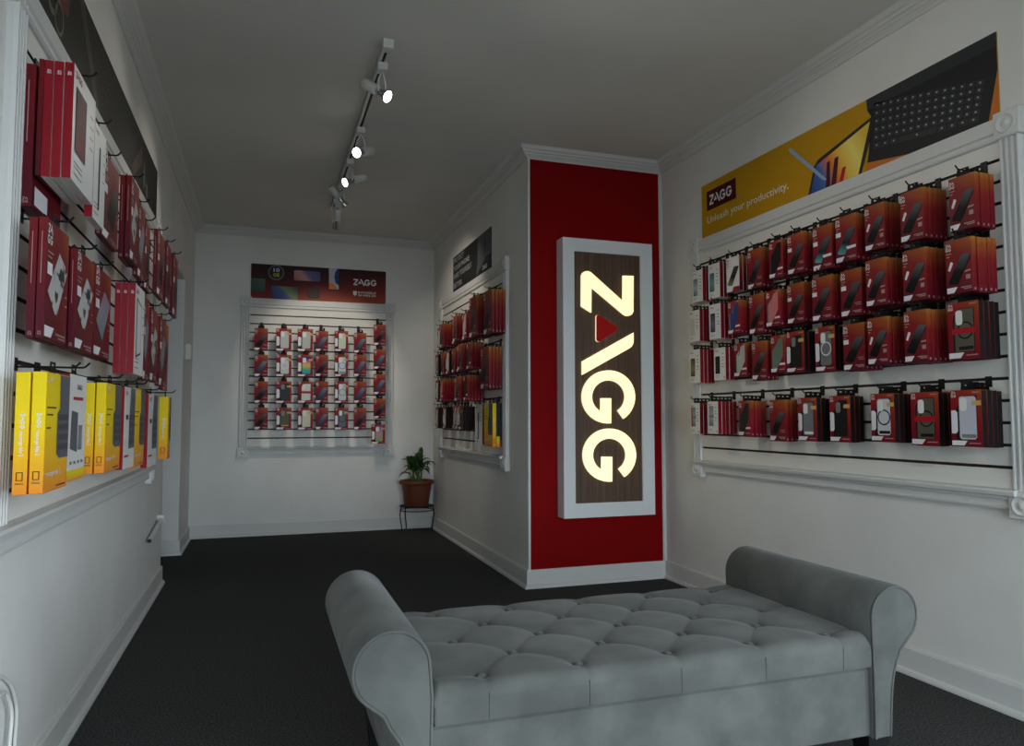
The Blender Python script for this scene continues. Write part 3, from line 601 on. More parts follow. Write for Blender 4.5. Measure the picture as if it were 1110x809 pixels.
def seat_h(x, y):
    d1 = min(math.hypot(x - a[0], y - a[1]) for a in tufts)
    dl = min(seg_d((x, y), a, b) for a, b in segs)
    z = 0.424 - 0.010 * math.exp(-(d1 / 0.017) ** 2) - 0.0062 * math.exp(-(d1 / 0.045) ** 2) - 0.0026 * math.exp(-(dl / 0.0055) ** 2) - 0.0028 * math.exp(-(dl / 0.026) ** 2)
    for e, rr in ((y - BY0, 0.034), (BY1 - y, 0.034), (x - BX0, 0.012), (BX1 - x, 0.012)):
        if e < rr: z -= rr * (1 - math.sqrt(max(0, 1 - (1 - e / rr) ** 2)))
    return z
m = MB(); nx, ny = 170, 100
ys = [BY0 + 0.034 * (1 - math.cos(PI / 2 * j / 8)) for j in range(8)] + [BY0 + 0.034 + (BY1 - BY0 - 0.068) * j / (ny - 17) for j in range(ny - 16)] + [BY1 - 0.034 * (1 - math.cos(PI / 2 * (7 - j) / 8)) for j in range(8)]
ny = len(ys); vs = []
for j in range(ny):
    for i in range(nx):
        x = BX0 + (BX1 - BX0) * i / (nx - 1); vs.append(bl(x, ys[j], seat_h(x, ys[j])))
fs = [(j * nx + i, j * nx + i + 1, (j + 1) * nx + i + 1, (j + 1) * nx + i) for j in range(ny - 1) for i in range(nx - 1)]
m.add(vs, fs, 0, True)
zb = 0.338
rim = [i for i in range(nx)] + [j * nx + nx - 1 for j in range(1, ny)] + [(ny - 1) * nx + i for i in range(nx - 2, -1, -1)] + [j * nx for j in range(ny - 2, 0, -1)]
k = len(rim); sv = [vs[i] for i in rim] + [(vs[i][0], vs[i][1], zb + 0.006) for i in rim] + [(vs[i][0] * 0.995, vs[i][1] * 0.995, zb) for i in rim]
m.add(sv, [(a, k + a, k + (a + 1) % k, (a + 1) % k) for a in range(k)] + [(k + a, 2 * k + a, 2 * k + (a + 1) % k, k + (a + 1) % k) for a in range(k)], 0, True)
m.add(sv[2 * k:], [tuple(reversed(range(k)))])
seat = m.build('seat_cushion', VELVET, B); fix_normals(seat)
mb_ = MB(); mb_.lathe([(0.0005, 0.0066), (0.007, 0.0057), (0.0125, 0.002), (0.0142, -0.001), (0.012, -0.005)], (0, 0, 0), 14); bme = mb_.mesh('button', VELVET)
for x, y in tufts: link('button', bme, seat, bl(x, y, seat_h(x, y) + 0.0075))
for a in tufts[:5]:
    m = MB(); m.tube([bl(a[0], BY0 - 0.0005, zb + 0.004), bl(a[0], BY0 - 0.0005, 0.398)], 0.0012, 6); m.build('front_seam', VELVET, seat)
m = MB(); m.cbox(BX0 - 0.953 - 0.01, BX1 - 0.953 + 0.01, BY0 - 1.91 + 0.016, BY1 - 1.91 - 0.012, 0.152, 0.331, 0.006); m.build('base', VELVET, B)
m = MB(); m.box(BX0 - 0.953 + 0.002, BX1 - 0.953 - 0.002, BY0 - 1.91 + 0.024, BY1 - 1.91 - 0.02, 0.330, 0.339); m.build('gap_shade', BLACK, B)  # black slab stands in for the shade in the gap under the cushion
def arm(x0, sgn, cx_=0.079, r=0.082):
    prof = [(0.0, 0.150), (0.0, 0.30), (-0.002, 0.40)]
    c = (cx_, 0.466)
    for k in range(0, 25): an = math.radians(180 - 9.6 * k); prof.append((c[0] + r * math.cos(an), c[1] + r * math.sin(an)))
    prof += [(cx_ + 0.020, 0.371), (cx_ + 0.007, 0.344), (0.076, 0.315), (0.069, 0.28), (0.063, 0.22), (0.058, 0.150)]
    prof = [(x0 + sgn * a - 0.953, z) for a, z in prof]
    m = MB(); n = len(prof); y0, y1 = BY0 - 1.91, BY1 - 1.91
    cx = x0 + sgn * 0.06 - 0.953
    def ins(d): # outline shrunk a little for rounded ends
        cz = 0.40; o = []
        for i in range(n):
            p, q, s_ = prof[i - 1], prof[i], prof[(i + 1) % n]
            t = Vector((s_[0] - p[0], s_[1] - p[1]))
            if t.length < 1e-6: t = Vector((0, 1))
            t.normalize(); nn = Vector((t.y, -t.x)) * sgn
            o.append((q[0] + nn.x * d, q[1] + nn.y * d))
        return o
    rings = [(y0 - 0.002, 0.011), (y0 + 0.001, 0.004), (y0 + 0.008, 0.0), (y1 - 0.008, 0.0), (y1 - 0.001, 0.004), (y1, 0.011)]
    vs = []
    for y, d in rings: vs += [(a, y, z) for a, z in ins(d)]
    fs = [(q * n + i, q * n + (i + 1) % n, (q + 1) * n + (i + 1) % n, (q + 1) * n + i) for q in range(len(rings) - 1) for i in range(n)]
    m.add(vs, fs, 0, True); m.add(vs[:n], [tuple(range(n))]); m.add(vs[-n:], [tuple(reversed(range(n)))])
    o = m.build('arm', VELVET, B); fix_normals(o)
    ip = ins(0.005); m = MB(); m.tube([(a, y0 - 0.001, z) for a, z in ip], 0.0034, 6); m.build('piping', VELVET, o)
    for y in (BY0 + 0.045, BY1 - 0.045):
        m = MB(); cx = x0 + sgn * 0.026 - 0.953; yy = y - 1.91
        for z0_, z1_, r0, r1 in ((0.0, 0.125, 0.018, 0.030), (0.125, 0.152, 0.034, 0.034)):
            m.add([(cx + a * r0, yy + b * r0, z0_) for a, b in ((-1, -1), (1, -1), (1, 1), (-1, 1))] + [(cx + a * r1, yy + b * r1, z1_) for a, b in ((-1, -1), (1, -1), (1, 1), (-1, 1))],
                  [(3, 2, 1, 0), (4, 5, 6, 7), (0, 1, 5, 4), (1, 2, 6, 5), (2, 3, 7, 6), (3, 0, 4, 7)])
        m.build('leg', BLACKM, B)
arm(BX1 + 0.002, 1); arm(BX0 - 0.002, -1, 0.090, 0.087)

# ------------------------------------------------------------------ plant on its stand
PX, PY = 1.312, 6.535
Q = empty('plant_stand', (PX, PY, 0)); tag(Q, 'low black wire plant stand in the far corner', 'plant stand')
m = MB(); m.lathe([(0.150 + 0.005 * math.cos(2 * PI * k / 8), 0.222 + 0.005 * math.sin(2 * PI * k / 8)) for k in range(9)], (0, 0, 0), 40); m.build('top_ring', BLACKM, Q)
m = MB(); m.lathe([(0.146 + 0.004 * math.cos(2 * PI * k / 8), 0.186 + 0.004 * math.sin(2 * PI * k / 8)) for k in range(9)], (0, 0, 0), 40); m.build('lower_ring', BLACKM, Q)
m = MB()
for k in range(5): yy = -0.10 + 0.05 * k; xx = math.sqrt(0.15 ** 2 - yy * yy); m.tube([(-xx, yy, 0.2215), (xx, yy, 0.2215)], 0.0028, 6)
m.build('top_wires', BLACKM, Q)
for an in (196, 118, 330, 262):
    if an == 262: continue
    c, s = math.cos(math.radians(an)), math.sin(math.radians(an))
    m = MB(); m.tube([(c * r, s * r, z) for r, z in ((0.150, 0.222), (0.158, 0.19), (0.162, 0.15), (0.156, 0.10), (0.146, 0.05), (0.144, 0.018), (0.150, 0.003))], 0.0052, 8); m.build('leg', BLACKM, Q)
G = empty('potted_plant', (PX, PY, 0.2275)); tag(G, 'leafy green plant in a terracotta pot in the far corner', 'plant')
m = MB(); m.lathe([(0.0005, 0.0), (0.102, 0.0), (0.106, 0.004), (0.132, 0.178), (0.134, 0.186), (0.148, 0.190), (0.153, 0.196), (0.155, 0.214), (0.151, 0.222), (0.143, 0.222), (0.139, 0.214), (0.134, 0.190)], (0, 0, 0), 44); m.build('pot', TERRA, G)
m = MB(); m.lathe([(0.0005, 0.196), (0.05, 0.198), (0.10, 0.194), (0.137, 0.188)], (0, 0, 0), 28); m.build('soil', SOIL, G)
def leaf(bx, by, tx, ty, tz, width, frac=0.5, droop=0.0):
    """stalk from the soil, then a lance-shaped blade along a bending midrib"""
    p0 = Vector((bx, by, 0.19)); p3 = Vector((tx, ty, tz))
    up = max(0.06, (tz - 0.19) * 0.8 + 0.10 * droop + 0.04)
    p1 = p0 + Vector(((tx - bx) * 0.12, (ty - by) * 0.12, up * 0.75)); p2 = p0.lerp(p3, 0.68) + Vector((0, 0, up * 0.35 + droop * 0.10))
    def bz(t): u = 1 - t; return p0 * u ** 3 + p1 * 3 * u * u * t + p2 * 3 * u * t * t + p3 * t ** 3
    nS = 12; ts = [frac + (1 - frac) * k / nS for k in range(nS + 1)]
    m = MB(); vs = []; fs = []
    hz = Vector((tx - bx, ty - by, 0)); 
    if hz.length < 0.03: hz = Vector((0.3, -1, 0))
    sd0 = hz.cross(Vector((0, 0, 1))).normalized()
    for k, t in enumerate(ts):
        q = k / nS; wv = width * (math.sin(PI * min(1, q ** 0.75)) ** 0.9) * (1 - 0.15 * q) + 0.0006
        c = bz(t); tg = (bz(min(1, t + 0.02)) - bz(max(0, t - 0.02))).normalized(); nn = sd0.cross(tg)
        vs += [c - sd0 * wv + nn * wv * 0.35, c - sd0 * wv * 0.5 + nn * wv * 0.1, c, c + sd0 * wv * 0.5 + nn * wv * 0.1, c + sd0 * wv + nn * wv * 0.35]
    for k in range(nS):
        for i in range(4): a = k * 5 + i; fs.append((a, a + 1, a + 6, a + 5))
    m.add(vs, fs, 0, True); o = m.build('leaf', LEAF, G)
    m = MB(); m.tube([bz(frac * k / 6) for k in range(7)], [0.0036 - 0.0002 * k for k in range(7)], 6); m.build('stalk', STALK, o)
R_ = random.Random(3)
tips = [(-0.165, -0.02, 0.245, .026, .5), (-0.135, 0.03, 0.40, .024, .2), (-0.085, -0.06, 0.435, .027, .1), (-0.045, 0.04, 0.40, .027, .1), (0.045, 0.02, 0.515, .020, 0), (0.005, -0.06, 0.435, .028, .1),
        (0.085, 0.03, 0.43, .024, .1), (0.12, -0.03, 0.40, .024, .3), (0.172, -0.02, 0.345, .025, .6), (0.10, -0.08, 0.27, .026, .6), (-0.10, -0.09, 0.33, .027, .4), (0.055, -0.09, 0.37, .028, .2),
        (-0.02, 0.08, 0.42, .025, .1), (0.04, 0.06, 0.40, .026, .1), (-0.12, 0.0, 0.28, .024, .5), (0.13, 0.06, 0.30, .024, .5), (-0.055, -0.10, 0.30, .026, .4), (0.02, -0.12, 0.31, .027, .4), (-0.075, 0.06, 0.37, .025, .2), (0.095, -0.02, 0.345, .026, .3), (-0.03, -0.03, 0.46, .022, 0), (0.015, 0.0, 0.47, .024, 0), (-0.10, -0.05, 0.375, .028, .2), (0.07, 0.0, 0.40, .028, .2), (-0.06, -0.08, 0.38, .028, .3), (0.03, -0.07, 0.40, .028, .2), (0.11, -0.06, 0.35, .027, .4), (-0.02, -0.09, 0.36, .028, .3), (-0.115, 0.02, 0.33, .026, .3), (0.0, -0.05, 0.39, .027, .2)]
for tx, ty, tz, w_, dr in tips:
    leaf(R_.uniform(-0.05, 0.05), R_.uniform(-0.04, 0.04), tx, ty, tz, w_ * 1.28, R_.uniform(0.30, 0.42), dr)

# ------------------------------------------------------------------ small things on the wall of yellow boxes
def crom(pts, n=8):
    P_ = [Vector(p) for p in pts]; P_ = [P_[0] * 2 - P_[1]] + P_ + [P_[-1] * 2 - P_[-2]]; out = []
    for i in range(1, len(P_) - 2):
        for k in range(n):
            t = k / n; a, b, c, d = P_[i - 1:i + 3]
            out.append(0.5 * ((2 * b) + (c - a) * t + (2 * a - 5 * b + 4 * c - d) * t * t + (3 * b - a - 3 * c + d) * t ** 3))
    return out + [P_[-2]]
m = MB(); x = XL + 0.008
m.tube(crom([(x + .012, 2.14, .125), (x, 2.168, .189), (x, 2.174, .241), (x, 2.168, .288), (x, 2.125, .348), (x, 2.059, .391), (x, 2.0, .405), (x, 1.92, .40), (x + .004, 1.88, .375), (x + .008, 1.93, .362), (x + .008, 2.03, .365), (x + .008, 2.072, .34), (x + .008, 2.105, .289), (x + .008, 2.098, .224), (x + .012, 2.075, .125)]), 0.0045, 8)
tag(m.build('power_cord', WHITEM), 'white cord looped low on the wall under the yellow boxes', 'cord')
rb = empty('wall_bar', (XL - 0.006, 4.52, 0.385)); tag(rb, 'short white bar with a dark open end, low on the wall before the doorway', 'wall bar')
m = MB(); m.tube([(0.028, -0.22, -0.026), (0.028, 0.0, 0.0), (0.028, 0.25, 0.030)], 0.012, 16, 0, False); m.build('tube', WHITEM, rb)
m = MB(); m.lathe([(0.0005, 0.0), (0.0100, 0.0)], (0.028, -0.219, -0.026), 16, 0, (0, 1, 0)); m.build('mouth_shade', DARKP, rb)  # dark disc stands in for the shade inside the open tube
m = MB(); m.cbox(0.006, 0.044, 0.235, 0.260, 0.010, 0.052, 0.003); m.build('bracket', WHITEM, rb)
m = MB(); m.cbox(0, 0.040, -0.055, 0.055, -0.062, 0.062, 0.004)
sb = m.build('wall_control_box', WHITEM, None, (XL, 6.17, 1.512)); tag(sb, 'small white control box on the wall beyond the doorway', 'control box')
m = MB(); m.cbox(0.040, 0.043, -0.042, 0.042, -0.048, 0.048, 0.001); m.build('cover', TRIM, sb)
# ------------------------------------------------------------------ packages on hooks
_cache = {}
def cached(key, fn):
    if key not in _cache: _cache[key] = fn()
    return _cache[key]
E_ = 0.0007
def pgram(pts, w, h): return [((u - 0.5) * w, v * h) for u, v in pts]
def fl(mb, pts, w, h, y, mi=0): poly_on(mb, pgram(pts, w, h), (0, y, 0), EX, EZ, mi)
def rr(u0, u1, v0, v1, w, h, r):
    """rounded rectangle in box fractions, r in metres"""
    o = []; ru, rv = r / w, r / h
    for cu, cv, a in ((u1 - ru, v1 - rv, 0), (u0 + ru, v1 - rv, 90), (u0 + ru, v0 + rv, 180), (u1 - ru, v0 + rv, 270)):
        for k in range(4): an = math.radians(a + 30 * k); o.append((cu + ru * math.cos(an), cv + rv * math.sin(an)))
    return o
def tab_mesh(w, h, t, gap, mt):
    def f():
        m = MB(); a, b = 0.022, 0.027; z0, z1 = h - 0.006, h + gap + 0.010; y0, y1 = -t * 0.5 - 0.0006, -t * 0.5 + 0.0006
        hz0, hz1 = h + gap - 0.004, h + gap + 0.005
        for y, flip in ((y0, False), (y1, True)):
            v = [(-b, y, z0), (b, y, z0), (a, y, z1), (-a, y, z1), (-0.010, y, hz0), (0.010, y, hz0), (0.010, y, hz1), (-0.010, y, hz1)]
            fs = [(0, 1, 5, 4), (1, 2, 6, 5), (2, 3, 7, 6), (3, 0, 4, 7)]
            m.add(v, [tuple(reversed(q)) for q in fs] if flip else fs)
        return m.mesh('hang_tab', mt)
    return cached(('tab', round(w, 3), round(h, 3), round(t, 3), round(gap, 3), mt.name), f)
def spine_marks(m, w, h, t, side, mi):
    """little white mark printed low on the side that faces the shop"""
    x = side * (w / 2 + 0.0004); y0, y1 = -t * 0.66, -t * 0.36
    q = [(x, y0, h * 0.035), (x, y1, h * 0.035), (x, y1, h * 0.075), (x, y0, h * 0.075)]
    m.add(q, [(0, 1, 2, 3) if side > 0 else (3, 2, 1, 0)], mi)
def body(kind, w, h, t, side):
    def f():
        m = MB()
        if kind in ('gs', 'gst', 'gstb', 'gsa', 'big'): m.cbox(-w / 2, w / 2, -t, 0, 0, h, 0.0012); spine_marks(m, w, h, t, side, 1); return m.mesh('box_body', [GSM, PALETEXT])
        if kind == 'gsw': m.pbox(-w / 2, w / 2, -t, 0, 0, h, 0, 1); return m.mesh('box_body', [BOXWHITE, GSW])
        if kind in ('sc', 's'): m.cbox(-w / 2, w / 2, -t, 0, 0, h, 0.0012); spine_marks(m, w, h, t, side, 1); return m.mesh('box_body', [SCM, PALETEXT])
        if kind in ('cc', 'ccb'): m.box(-w / 2, w / 2, -t, -t + 0.0012, 0, h); return m.mesh('box_body', [CCM])
        if kind in ('wb', 'wbw', 'wt', 'wk'):
            m.pbox(-w / 2, w / 2, -t, 0, 0, h, 0, 1, 0)
            return m.mesh('box_body', [BOXWHITE, BOXRED])
        if kind == 'tb': m.cbox(-w / 2, w / 2, -t, 0, 0, h, 0.0014); return m.mesh('box_body', [TBM])
        if kind == 'tbo': m.cbox(-w / 2, w / 2, -t, 0, 0, h, 0.0014); return m.mesh('box_body', [TBO])
        if kind == 'yb': m.cbox(-w / 2, w / 2, -t, 0, 0, h, 0.0014); return m.mesh('box_body', [YBM])
    return cached(('body', kind, round(w, 3), round(h, 3), round(t, 3), side), f)
def part(o, name, key, fn, mats):
    def f(): m = MB(); fn(m); return m.mesh(name, mats)
    return link(name, cached((name,) + key, f), o)
def bars(o, name, kk, w, h, y, rows, th, mt):
    part(o, name, kk, lambda m: [fl(m, [(a, v), (b, v), (b, v + th), (a, v + th)], w, h, y) for a, b, v in rows], mt)
LABELP = mat('price_label_white', rgb(230, 228, 230), 0.5)
PALETEXT = mat('print_pale', rgb(168, 140, 136), 0.5)
def dress(o, kind, var, w, h, t, side):
    y = -t - E_; kk = (kind, var, round(w, 3), round(h, 3), round(t, 3), side)
    if kind in ('gs', 'gst', 'gstb', 'gsa', 'gsw', 'big'):
        dk = kind == 'gsw'
        if kind == 'big' and var == 'tablet':
            part(o, 'tablet_picture', kk, lambda m: fl(m, [(.10, .36), (.56, .74), (.94, .66), (.50, .20)], w, h, y), PAT)
        else:
            pic = PH['teal' if kind == 'gstb' else ('gold' if dk else (var if var in PH else 'black'))]
            part(o, 'phone_picture', kk, lambda m: fl(m, [(.10, .235), (.12, .205), (.17, .19), (.42, .165), (.46, .175), (.49, .20), (.965, .655), (.97, .68), (.93, .695), (.66, .71), (.62, .70), (.59, .685)], w, h, y), pic)
            if kind != 'big': part(o, 'phone_edge', kk, lambda m: fl(m, [(.455, .17), (.49, .20), (.965, .655), (.97, .68), (.93, .66)], w, h, y - E_), BLACK)
        part(o, 'price_label', kk, lambda m: fl(m, [(.025, .025), (.30, .025), (.43, .125), (.025, .125)], w, h, y), LABELP)
        part(o, 'logo_print', kk, lambda m: stacked_logo(m, ((-.47) * w, y, .80 * h), EX, EZ, w * .115), REDPR if dk else WHITEP)
        bars(o, 'name_print', kk, w, h, y, ((.56, .95, .095), (.66, .95, .065)), .018, MAROON if dk else PALETEXT)
        bars(o, 'feature_print', kk, w, h, y, ((.05, .24, .745), (.05, .16, .69)), .018, MAROON if dk else PALETEXT)
        if kind in ('gs', 'gst', 'big'): bars(o, 'size_print', kk, w, h, y, ((.66, .95, .26), (.72, .95, .22)), .014, PALETEXT)
        if kind in ('gst', 'gstb'): part(o, 'offer_patch', kk, lambda m: fl(m, [(.03, .57), (.27, .57), (.27, .665), (.03, .665)], w, h, y), LABELP)
        if kind == 'gstb': part(o, 'white_band', kk, lambda m: fl(m, [(.58, .26), (.985, .27), (.985, .325), (.53, .325)], w, h, y - 2 * E_), LABELP)
        if kind == 'gsa':
            part(o, 'applicator_picture', kk, lambda m: fl(m, [(.09, .455), (.16, .425), (.28, .55), (.29, .58), (.23, .60), (.19, .595)], w, h, y), LABELP)
            part(o, 'badge_print', kk, lambda m: (fl(m, [(.76, .24), (.92, .24), (.92, .32), (.76, .32)], w, h, y), fl(m, [(.70, .37), (.94, .38), (.94, .41), (.74, .40)], w, h, y)), PALETEXT)
        if dk: part(o, 'red_corner', kk, lambda m: fl(m, [(.45, .0), (1, .0), (1, .12), (.55, .12)], w, h, y), REDPR)
    elif kind in ('sc', 's'):
        part(o, 'case_window', kk, lambda m: fl(m, [(.12, .13), (.12, .60), (.46, .80), (.55, .90), (.84, .94), (.84, .44), (.56, .22), (.44, .13)], w, h, y), CASEM[var])
        part(o, 'case_edge', kk, lambda m: (fl(m, [(.12, .13), (.20, .13), (.20, .64), (.12, .60)], w, h, y - E_), fl(m, [(.34, .62), (.42, .64), (.52, .86), (.50, .86), (.46, .80)], w, h, y - E_)), GREYP if var in ('blue', 'pink', 'green') else DARKP)
        part(o, 'price_label', kk, lambda m: fl(m, [(.025, .025), (.36, .025), (.46, .12), (.025, .12)], w, h, y - E_), LABELP)
        part(o, 'white_band', kk, lambda m: fl(m, [(.56, .20), (.96, .20), (.96, .255), (.64, .255)], w, h, y), LABELP)
        part(o, 'logo_print', kk, lambda m: stacked_logo(m, ((-.45) * w, y, .80 * h), EX, EZ, w * .115), WHITEP)
        bars(o, 'name_print', kk, w, h, y, ((.58, .92, .07),), .025, PALETEXT); bars(o, 'model_print', kk, w, h, y, ((.72, .94, .945),), .02, PALETEXT)
    elif kind in ('cc', 'ccb'):
        def tray(m): m.box(-w / 2 - 0.0006, w / 2 + 0.0006, -t + 0.0013, 0.0012, 0.001, h - 0.003); m.box((w / 2 - 0.004) if side > 0 else (-w / 2 - 0.002), (w / 2 + 0.002) if side > 0 else (-w / 2 + 0.004), -t + 0.002, -t + 0.009, h * .46, h * .58)
        part(o, 'case_tray', kk, tray, [BLACK, CCM])
        cm = CASEM[var]
        if kind == 'cc':
            part(o, 'case_window', kk, lambda m: fl(m, [(.17, .12), (.84, .12), (.86, .14), (.86, .90), (.44, .90), (.30, .80), (.24, .70), (.17, .66)], w, h, y), BLACK)
            part(o, 'phone_case', kk, lambda m: fl(m, rr(.29, .84, .13, .885, w, h, .010), w, h, y - E_), cm)
            part(o, 'camera_cutout', kk, lambda m: fl(m, rr(.32, .55, .63, .86, w, h, .009), w, h, y - 2 * E_), GREYP if var in ('black', 'army') else WHITEP)
            part(o, 'white_tab', kk, lambda m: fl(m, [(.025, .23), (.17, .23), (.23, .27), (.23, .60), (.17, .64), (.025, .64)], w, h, y - E_), LABELP)
            part(o, 'offer_sticker', kk, lambda m: fl(m, [(.72, .725), (1.0, .725), (1.0, .81), (.72, .81), (.69, .765)], w, h, y - 2 * E_), BEIGE)
            part(o, 'price_label', kk, lambda m: fl(m, [(.025, .02), (.42, .02), (.53, .105), (.025, .105)], w, h, y - E_), LABELP)
        else:
            part(o, 'case_window', kk, lambda m: (fl(m, [(.18, .12), (.86, .12), (.86, .45), (.18, .45)], w, h, y), fl(m, [(.18, .54), (.86, .54), (.86, .89), (.38, .89), (.18, .74)], w, h, y)), BLACK)
            part(o, 'phone_case', kk, lambda m: (fl(m, [(.24, .13), (.84, .13), (.84, .45), (.24, .45)], w, h, y - E_), fl(m, [(.24, .54), (.84, .54), (.84, .88), (.42, .88), (.24, .74)], w, h, y - E_)), cm)
            part(o, 'camera_cutout', kk, lambda m: fl(m, rr(.28, .50, .60, .86, w, h, .010), w, h, y - 2 * E_), WHITEP)
            part(o, 'red_band', kk, lambda m: fl(m, [(.15, .445), (.90, .445), (.90, .545), (.15, .545)], w, h, y - 2 * E_), REDPR)
            part(o, 'price_label', kk, lambda m: fl(m, [(.025, .02), (.40, .02), (.52, .115), (.025, .115)], w, h, y - E_), LABELP)
        rc = {'greyring': LABELP, 'whitering': BLACK, 'olive': BLACK, 'bluering': mat('ring_blue', rgb(70, 130, 170), 0.4), 'clearring': GREYP, 'darkring': DARKP, 'irid': LABELP}.get(var)
        if rc:
            def ring(m):
                r1, r2 = .031, .0255; n = 24; c = (.07 * w, .50 * h); yy = y - 1.6 * E_
                v = [(c[0] + r * math.cos(2 * PI * k / n), yy, c[1] + r * 1.0 * math.sin(2 * PI * k / n)) for r in (r1, r2) for k in range(n)]
                m.add(v, [(k, n + k, n + (k + 1) % n, (k + 1) % n) for k in range(n)])
            part(o, 'magnet_ring', kk, ring, rc)
        if var in ('olive', 'whitering', 'grey', 'lilac', 'army', 'bluering'):
            part(o, 'kickstand', kk, lambda m: fl(m, [(.36, .16), (.82, .16), (.82, .22), (.36, .22)], w, h, y - 2 * E_), {'grey': LABELP, 'lilac': GREYP, 'army': ORANGEP, 'bluering': rc}.get(var, BLACK))
        part(o, 'logo_print', kk, lambda m: stacked_logo(m, ((-.46) * w, y, .87 * h), EX, EZ, w * .085), WHITEP)
        bars(o, 'name_print', kk, w, h, y, ((.58, .94, .055),), .018, PALETEXT); bars(o, 'model_print', kk, w, h, y, ((.72, .94, .945),), .018, PALETEXT)
    elif kind in ('wb', 'wbw'):
        if kind == 'wb': part(o, 'phone_picture', kk, lambda m: (fl(m, rr(.12, .52, .20, .74, w, h, .006), w, h, y)), PH[{'blue': 'bluesky', 'teal': 'tealsky', 'gold': 'goldwb'}.get(var, var)])
        else:
            part(o, 'cable_window', kk, lambda m: fl(m, rr(.14, .56, .24, .86, w, h, .004), w, h, y), PH['cables'])
            part(o, 'window_band', kk, lambda m: fl(m, [(.16, .50), (.62, .50), (.62, .58), (.16, .58)], w, h, y - E_), GREYP)
            if var == 'red': part(o, 'red_strip', kk, lambda m: fl(m, [(.12, .24), (.24, .24), (.24, .86), (.12, .86)], w, h, y - E_), REDPR)
        part(o, 'logo_print', kk, lambda m: logo_on(m, (-.40 * w, y, .88 * h), EX, EZ, w * .08), REDPR)
        bars(o, 'feature_print', kk, w, h, y, [(.68, .86, v) for v in (.80, .68, .60, .48, .40)], .022, GREYP); bars(o, 'name_print', kk, w, h, y, ((.1, .42, .13), (.1, .42, .09)), .012, GREYP)
        if kind == 'wbw' or var == 'dark': part(o, 'orange_dot', kk, lambda m: fl(m, [(.80, .05), (.92, .05), (.92, .12), (.84, .12)], w, h, y), ORANGEP)
    elif kind in ('tb', 'tbo'):
        if var == 'sticker':
            part(o, 'white_sticker', kk, lambda m: fl(m, [(.08, .03), (.50, .03), (.50, .16), (.08, .16)], w, h, y), LABELP)
        else:
            pm = {'tablet': PAT, 'grey': PH['lilac'], 'dark': PH['black'], 'orange': PH['black']}[var]
            pts = [(.10, .40), (.56, .78), (.95, .66), (.50, .20)] if var != 'dark' else [(.30, .30), (.62, .74), (.96, .62), (.70, .16)]
            part(o, 'tablet_picture', kk, lambda m: fl(m, pts, w, h, y), pm)
            part(o, 'price_label', kk, lambda m: fl(m, [(.02, .02), (.30, .02), (.42, .11), (.02, .11)], w, h, y), LABELP)
            part(o, 'offer_patch', kk, lambda m: fl(m, [(.06, .54), (.27, .54), (.27, .64), (.06, .64)], w, h, y), LABELP)
            part(o, 'logo_print', kk, lambda m: stacked_logo(m, ((-.46) * w, y, .79 * h), EX, EZ, w * .11), WHITEP)
            bars(o, 'name_print', kk, w, h, y, ((.5, .94, .06), (.62, .94, .03)), .014, PALETEXT); bars(o, 'feature_print', kk, w, h, y, ((.06, .30, .72), (.06, .24, .68)), .014, PALETEXT); bars(o, 'badge_print', kk, w, h, y, ((.86, .97, .42), (.86, .97, .34)), .014, PALETEXT)
    elif kind == 'wt':
        if var == 'maroon': part(o, 'tablet_picture', kk, lambda m: fl(m, rr(.10, .58, .26, .84, w, h, .006), w, h, y), DARKP); part(o, 'tablet_screen', kk, lambda m: fl(m, [(.13, .28), (.55, .28), (.55, .82), (.13, .82)], w, h, y - E_), PH['maroon'])
        elif var == 'thin': part(o, 'tablet_picture', kk, lambda m: fl(m, [(.40, .14), (.52, .14), (.52, .80), (.40, .80)], w, h, y), PH['dark'])
        else: part(o, 'tablet_outline', kk, lambda m: (fl(m, [(.16, .18), (.66, .24), (.66, .80), (.16, .86)], w, h, y)), DARKP); part(o, 'tablet_screen', kk, lambda m: fl(m, [(.20, .21), (.62, .26), (.62, .78), (.20, .83)], w, h, y - E_), BOXWHITE)
        part(o, 'logo_print', kk, lambda m: logo_on(m, (-.42 * w, y, .90 * h), EX, EZ, w * .075), REDPR)
        bars(o, 'feature_print', kk, w, h, y, [(.76, .92, v) for v in (.78, .68, .58, .48)], .012, GREYP); bars(o, 'name_print', kk, w, h, y, [(.1, .46, v) for v in (.17, .13, .07)], .012, GREYP)
    elif kind == 'yb':
        part(o, 'keyboard_picture', kk, lambda m: fl(m, [(.60, .27), (1.0, .27), (1.0, .995), (.56, .995), (.58, .70), (.48, .66), (.48, .31)], w, h, y), GREYP if False else mat('keyboard_print', rgb(92, 94, 98), 0.5))
        def rows(m):
            for k in range(4):
                v = .34 + .085 * k; fl(m, [(.54, v), (.98, v), (.98, v + .055), (.54, v + .055)], w, h, y - E_)
        part(o, 'key_rows', kk, rows, mat('keyboard_rows', rgb(70, 72, 77), 0.5))
        part(o, 'logo_print', kk, lambda m: logo_on(m, (-.44 * w, y, .92 * h), EX, EZ, w * .055), WHITEP)
        part(o, 'name_print', kk, lambda m: (text_on(m, 'messenger folio 2', (-.44 * w, y, .135 * h), EX, EZ, .012, .62 * w)), WHITEP)
        bars(o, 'feature_print', kk, w, h, y, ((.05, .30, .64), (.05, .42, .70), (.05, .22, .53)), .012, DARKP); bars(o, 'size_print', kk, w, h, y, ((.52, .92, .03),), .012, DARKP)
    elif kind == 'wk':
        KB = mat('keyboard_print', rgb(92, 94, 98), 0.5)
